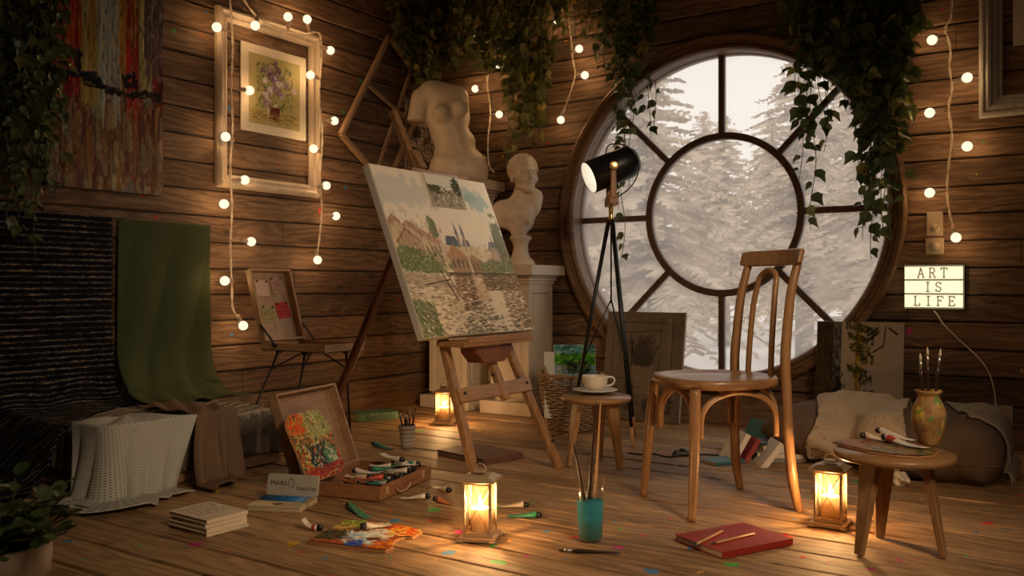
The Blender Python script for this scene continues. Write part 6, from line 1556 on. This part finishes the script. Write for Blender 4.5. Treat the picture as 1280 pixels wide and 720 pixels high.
for (fx, fy, tx, ty) in ((-3.15,3.262,-3.12,3.20),(-3.45,2.80,-3.42,3.03),(-3.20,2.90,-3.22,3.02)):
    mb = MB(); mb.tube([(fx-ox,fy-oy,.0),(tx-ox,ty-oy,z0)], .0062, 8); t1 = Vector((tx-ox,ty-oy,z0)); f1 = Vector((fx-ox,fy-oy,0)); mb.build('leg', M_black, sb)
    mb = MB(); mid = Vector((0.0,0.0,z0-.005)); q = t1.lerp(f1,.20); mb.tube([q, t1.lerp(mid,.75)+Vector((0,0,-.004))], .0042, 7); mb.box((t1.x,t1.y,z0-.008), (.022,.022,.016)); mb.build('leg_brace', M_black, sb)
notes = [(-.058,.245,.085,(.66,.44,.33),'cream-pink note, upper left of four pinned in the sketch box lid',.06),(.050,.262,.085,(.52,.30,.22),'pink note covered in writing, upper right in the sketch box lid',-.04),(-.052,.105,.085,(.36,.30,.13),'olive note covered in writing, lower left in the sketch box lid',.05),(.058,.125,.085,(.52,.045,.05),'bright red note, lower right in the sketch box lid',-.10)]
Mw = Matrix.Translation((ox, oy, 0)) @ Ms
for i, (nx, nz, s_, col, lab, ro_) in enumerate(notes):
    nt = empty('pinned_note', (0,0,0), 0, lab, 'note'); nt.matrix_world = Mw @ Matrix.Translation((nx,.011,nz)) @ Matrix.Rotation(ro_,4,'Y')
    Pn = Paint(40, 40, tuple(c**(1/2.2) for c in col))
    if i: Pn.strokes(40,(.12,.15,.9,.9),.12,.010,0,[tuple(c**(1/2.2)*.35 for c in col)],.9,i,.15)
    mb = MB(); mb.box((0,0,s_/2), (s_,.0025,s_)); mb.build('paper', m_plain('note_paper_%s' % ('cream','pink','olive','red')[i], col, .8), nt); painted('writing', Pn, s_-.002, s_-.002, M_pig, nt, Matrix.Translation((0,-.002,.001)))
    for dx in (-.03,.03): mb = MB(); mb.sphere((dx,-.005,s_-.006), .0055, 8); mb.build('pin', M_ink, nt)
# ================================================================== climbing plants
def m_leaf(name, c1, c2):
    t = NT(name); v = t.coords(); g = t.n('NewGeometry'); rp = g.outputs['Random Per Island']
    c = t.ramp(rp, [(0, c1), (.72, c2), (.93, tuple(x*1.5 for x in c2)), (1, (c2[0]*3.2,c2[1]*2.2,c2[2]*1.4))])
    n1 = t.noise(v, 60, 2); c = t.mixc(t.math('MULTIPLY', n1, .4), c, tuple(x*.6 for x in c1))
    pb = t.n('BsdfPrincipled'); t.set(pb, 'Base Color', c); t.set(pb, 'Roughness', .38); t.set(pb, 'Specular IOR Level', .45)
    tl = t.n('BsdfTranslucent'); t.set(tl, 0, c); ms = t.n('MixShader', {0: .22}); t.t.links.new(pb.outputs[0], ms.inputs[1]); t.t.links.new(tl.outputs[0], ms.inputs[2]); t.t.links.new(ms.outputs[0], t.out.inputs[0]); return t.m
M_leaf = m_leaf('ivy_leaf', (.06,.08,.024), (.21,.22,.07)); M_leafd = m_leaf('ivy_leaf_dark', (.04,.062,.024), (.11,.14,.052))
M_stem = m_plain('ivy_stem', (.07,.055,.03), .7)
LEAF = [(0,0,0),(.32,.10,.03),(.46,.38,.02),(.22,.62,.0),(0,1,-.10),(-.22,.62,.0),(-.46,.38,.02),(-.32,.10,.03),(0,.35,-.07),(0,.62,-.05)]
LF = [(0,1,8),(1,2,8),(2,3,9,8),(3,4,9),(4,5,9),(5,6,8,9),(6,7,8),(7,0,8)]
ROUND = [(0,0,0),(.36,.22,.05),(.46,.52,.05),(.30,.84,.02),(0,1,-.04),(-.30,.84,.02),(-.46,.52,.05),(-.36,.22,.05),(0,.4,-.04),(0,.7,-.03)]
def put_leaf(mb, p, tip, nrm, s, r, shp=LEAF, wd=.8):
    y = tip.normalized(); x = y.cross(nrm); 
    if x.length < 1e-3: x = Vector((1,0,0))
    x.normalize(); z = x.cross(y); vs = [p+x*a*s*wd+y*b*s+z*c*s for a, b, c in shp]; mb.add(vs, LF, smooth=False)
def ivy(name, lab, n, tang, plane, strands, size, mat, seed, cat='ivy', dens=.024, spread=.05):
    """strands: (px, y_top, y_bottom) pixels on the wall plane(px,py,off); tang runs along the wall, n out of it"""
    r = random.Random(seed); p0 = plane(strands[0][0], strands[0][2], 0); root = empty(name, p0, 0, lab, cat); st_ = MB(); lf = MB()
    for (sx, y0, y1, off, dn) in strands:
        a = plane(sx, y0, off)-p0; b = plane(sx, y1, off)-p0; L = (a-b).length; m = max(4, int(L/.06)); ph = r.uniform(0,6); ph2 = r.uniform(0,6); am = r.uniform(.006,.022)
        pts = [a.lerp(b, i/m)+tang*am*math.sin(i*.7+ph)+n*am*.5*math.sin(i*.5+ph2) for i in range(m+1)]
        st_.tube(pts, [.0022]*m+[.001], 5)
        k = int(L/(dens/dn)); 
        for i in range(k):
            t_ = (i+r.random())/k; q = pts[min(m, int(t_*m))]; side = r.choice((-1,1)); 
            out = n*r.uniform(.1,1.0)+tang*side*r.uniform(.1,1.0)
            base = q+tang*side*r.uniform(0,spread*.35)+n*r.uniform(0,spread)*min(1,dn+.3)
            tip = tang*side*r.uniform(.0,.9)+Vector((0,0,-1))*r.uniform(.35,1.1)+n*r.uniform(-.1,.5)
            nn = n*r.uniform(.35,1.0)+Vector((0,0,1))*r.uniform(0,.9)+tang*r.uniform(-.6,.6)
            s = size*r.uniform(.55,1.15)*(1-.35*max(0,t_-.75)*4*.5)
            put_leaf(lf, base, tip, nn, s, r)
            if r.random() < .4: st_.tube([q, base], .0011, 4, caps=False)
    st_.build('stems', M_stem, root); lf.build('leaves', mat, root); return root
def fill(x0, x1, step, fb, seed, off=(.02,.12), dn=1.0, top=-60, keep=1.0):
    r = random.Random(seed); out = []; x = x0
    while x < x1:
        if r.random() < keep: out.append((x+r.uniform(-step,step)*.5, top, fb(x)*r.uniform(.55,1.02), r.uniform(*off), dn))
        x += step
    return out
def interp(tab):
    def f(x):
        if x <= tab[0][0]: return tab[0][1]
        for (a, b), (c, d) in zip(tab, tab[1:]):
            if x <= c: return b+(d-b)*(x-a)/(c-a)
        return tab[-1][1]
    return f
nL, tL = Vector((1,0,0)), Vector((0,1,0)); nB, tB = Vector((0,-1,0)), Vector((1,0,0))
plL = lambda x, y, o: pX(x, y, XL+.03+o); plB = lambda x, y, o: pY(x, y, YB-.03-o)
S1 = fill(-60, 72, 5.5, interp([(-60,300),(30,290),(55,230),(70,120),(84,60)]), 1, dn=1.0)+[(60,-20,250,.06,.6),(66,-20,160,.07,.7),(74,-20,100,.08,.8),(45,-20,330,.05,.35),(20,-20,300,.05,.6),(72,60,265,.06,.3)]
ivy('hanging_ivy', 'dark ivy hanging down the left wall over the edge of the abstract painting', nL, tL, plL, S1, .068, M_leafd, 1)
S2 = fill(486, 548, 4, interp([(486,30),(495,70),(505,120),(520,150),(538,160),(548,110)]), 2, (.01,.07), 1.15)
S3 = fill(545, 612, 4, interp([(545,140),(560,100),(580,92),(600,95),(612,98)]), 3, (.02,.09), 1.2)+fill(612, 640, 4, interp([(612,98),(625,100),(640,140)]), 33, (.03,.20), 1.2)
S4 = fill(638, 690, 4.0, interp([(638,150),(650,185),(665,210),(680,190),(690,110)]), 4, (.03,.16), 1.1)+[(640,100,215,.05,.4),(636,100,212,.04,.35)]
S5 = fill(690, 752, 7, interp([(690,80),(715,60),(752,50)]), 6, (.02,.08), .6)+[(648,60,232,.06,.5)]
ivy('hanging_ivy', 'thick green ivy hanging in the corner above the torso, on the left wall side', nL, tL, plL, S2, .078, M_leaf, 2)
ivy('hanging_ivy', 'bushy ivy hanging on the window wall above the torso and the bust', nB, tB, plB, S3+S4, .080, M_leaf, 3)
ivy('hanging_ivy', 'thin trailing ivy between the corner and the round window', nB, tB, plB, S5, .068, M_leaf, 5)
S6 = fill(757, 818, 5, interp([(757,110),(775,130),(790,150),(800,90),(818,60)]), 7, (.03,.14), 1.1)+[(772,40,262,.10,.5),(778,100,330,.10,.42),(790,60,200,.12,.5),(812,80,172,.12,.45),(818,100,165,.11,.4),(784,60,240,.12,.5)]
ivy('hanging_ivy', 'ivy over the upper left rim of the round window, trailing past the spotlight', nB, tB, plB, S6, .074, M_leafd, 6)
S7 = fill(985, 1150, 4.2, interp([(985,30),(1000,85),(1030,110),(1060,150),(1080,210),(1100,215),(1115,190),(1135,120),(1150,40)]), 8, (.04,.24), 1.3)
S7 += fill(1088, 1126, 6, interp([(1088,240),(1100,330),(1126,240)]), 9, (.07,.12), .5)+[(1001,60,225,.12,.6),(1010,60,180,.12,.6),(1016,60,288,.10,.42),(1028,60,190,.10,.5),(1032,60,170,.10,.5),(1075,100,250,.10,.55),(1080,100,300,.10,.5),(1090,100,325,.10,.5),(1103,100,300,.08,.5),(995,50,120,.14,.8),(1118,100,225,.07,.4),(1131,100,262,.05,.3)]
ivy('hanging_ivy', 'large dense ivy over the upper right rim of the round window', nB, tB, plB, S7, .088, M_leafd, 8)
S8 = fill(1060, 1120, 6, lambda x: 45, 12, (.2,.34), 1.2)
# ------------------------------------------------------------------ potted plant at the lower left
pp = cam2w(-1.036, 1.74); pot = empty('potted_plant', pp, 0, 'leafy green plant in a pale clay pot at the lower left', 'plant')
M_potm = m_plain('pale_clay_pot', (.40,.33,.27), .75, 0, .12, 14, .15); M_soil = m_plain('dark_soil', (.02,.014,.010), .95, 0, .4, 80, .8)
mb = MB(); cyl(mb, [(.0001,.002),(.066,.0),(.070,.006),(.093,.205),(.100,.207),(.106,.212),(.111,.276),(.107,.280),(.098,.278),(.094,.25),(.0001,.25)], 48).build('pot', M_potm, pot)
mb = MB(); cyl(mb, [(.0001,.262),(.096,.260)], 30).build('soil', M_soil, pot)
r = random.Random(5); lf = MB(); st_ = MB(); M_basil = m_leaf('round_leaf', (.055,.090,.035), (.14,.20,.085))
for i in range(74):
    a = r.uniform(0, 2*PI); rad = .085*math.sqrt(r.random()); base = Vector((rad*math.cos(a)*.8, rad*math.sin(a)*.8, .26)); hgt = r.uniform(.03,.155); outr = rad*1.2+r.uniform(.0,.07)
    top = Vector((outr*math.cos(a), outr*math.sin(a), .27+hgt*(1-.35*outr/.15))); st_.tube(bez([base, base.lerp(top,.5)+Vector((0,0,.012)), top], 4), .0016, 5)
    ax = (top-base).normalized(); n_ = r.randint(5,9)
    for k in range(n_):
        b = a+k*2.4+r.uniform(-.4,.4); dirn = Vector((math.cos(b), math.sin(b), r.uniform(-.5,.9))); q = base.lerp(top, .45+.55*(k+1)/n_)
        put_leaf(lf, q+dirn*.004, dirn, Vector((0,0,1))+dirn*.1+Vector((r.uniform(-.3,.3),r.uniform(-.3,.3),0)), r.uniform(.026,.044), r, ROUND, .95)
st_.build('stems', M_stem, pot); lf.build('leaves', M_basil, pot)
FILL_E = 16
l = bpy.data.lights.new('room_ceiling_light', 'AREA'); l.shape = 'DISK'; l.size = 1.2; l.energy = FILL_E; l.color = (1,.72,.45)  # added soft warm fill under the ceiling, not a lamp of the room
o = bpy.data.objects.new('room_ceiling_light', l); COL.objects.link(o); o.location = (.2, .9, 2.55)
l = bpy.data.lights.new('room_ceiling_spot', 'SPOT'); l.energy = 300; l.color = (1,.74,.48); l.spot_size = 1.0; l.spot_blend = 1.0; l.shadow_soft_size = .35  # added unseen spot that brightens the easel canvas and the torso
o = bpy.data.objects.new('room_ceiling_spot', l); COL.objects.link(o); o.location = (1.3, .9, 2.4); o.rotation_euler = (Vector((-1.9,3.1,.35))-o.location).to_track_quat('-Z','Y').to_euler()
cam = bpy.data.cameras.new('camera'); co = bpy.data.objects.new('camera', cam); COL.objects.link(co)
co.location = (0, 0, H); cam.sensor_width = 36; cam.lens = 36*F/1280; cam.shift_y = (CY-360)/1280*1.0
co.rotation_euler = (PI/2, 0, CAMYAW); cam.clip_start = .02; cam.clip_end = 300
cam.dof.use_dof = True; cam.dof.focus_distance = 3.3; cam.dof.aperture_fstop = 5.6
S.camera = co
S.view_settings.view_transform = 'Standard'; S.view_settings.look = 'None'; S.view_settings.exposure = 0; S.view_settings.gamma = 1
S.view_settings.use_curve_mapping = False
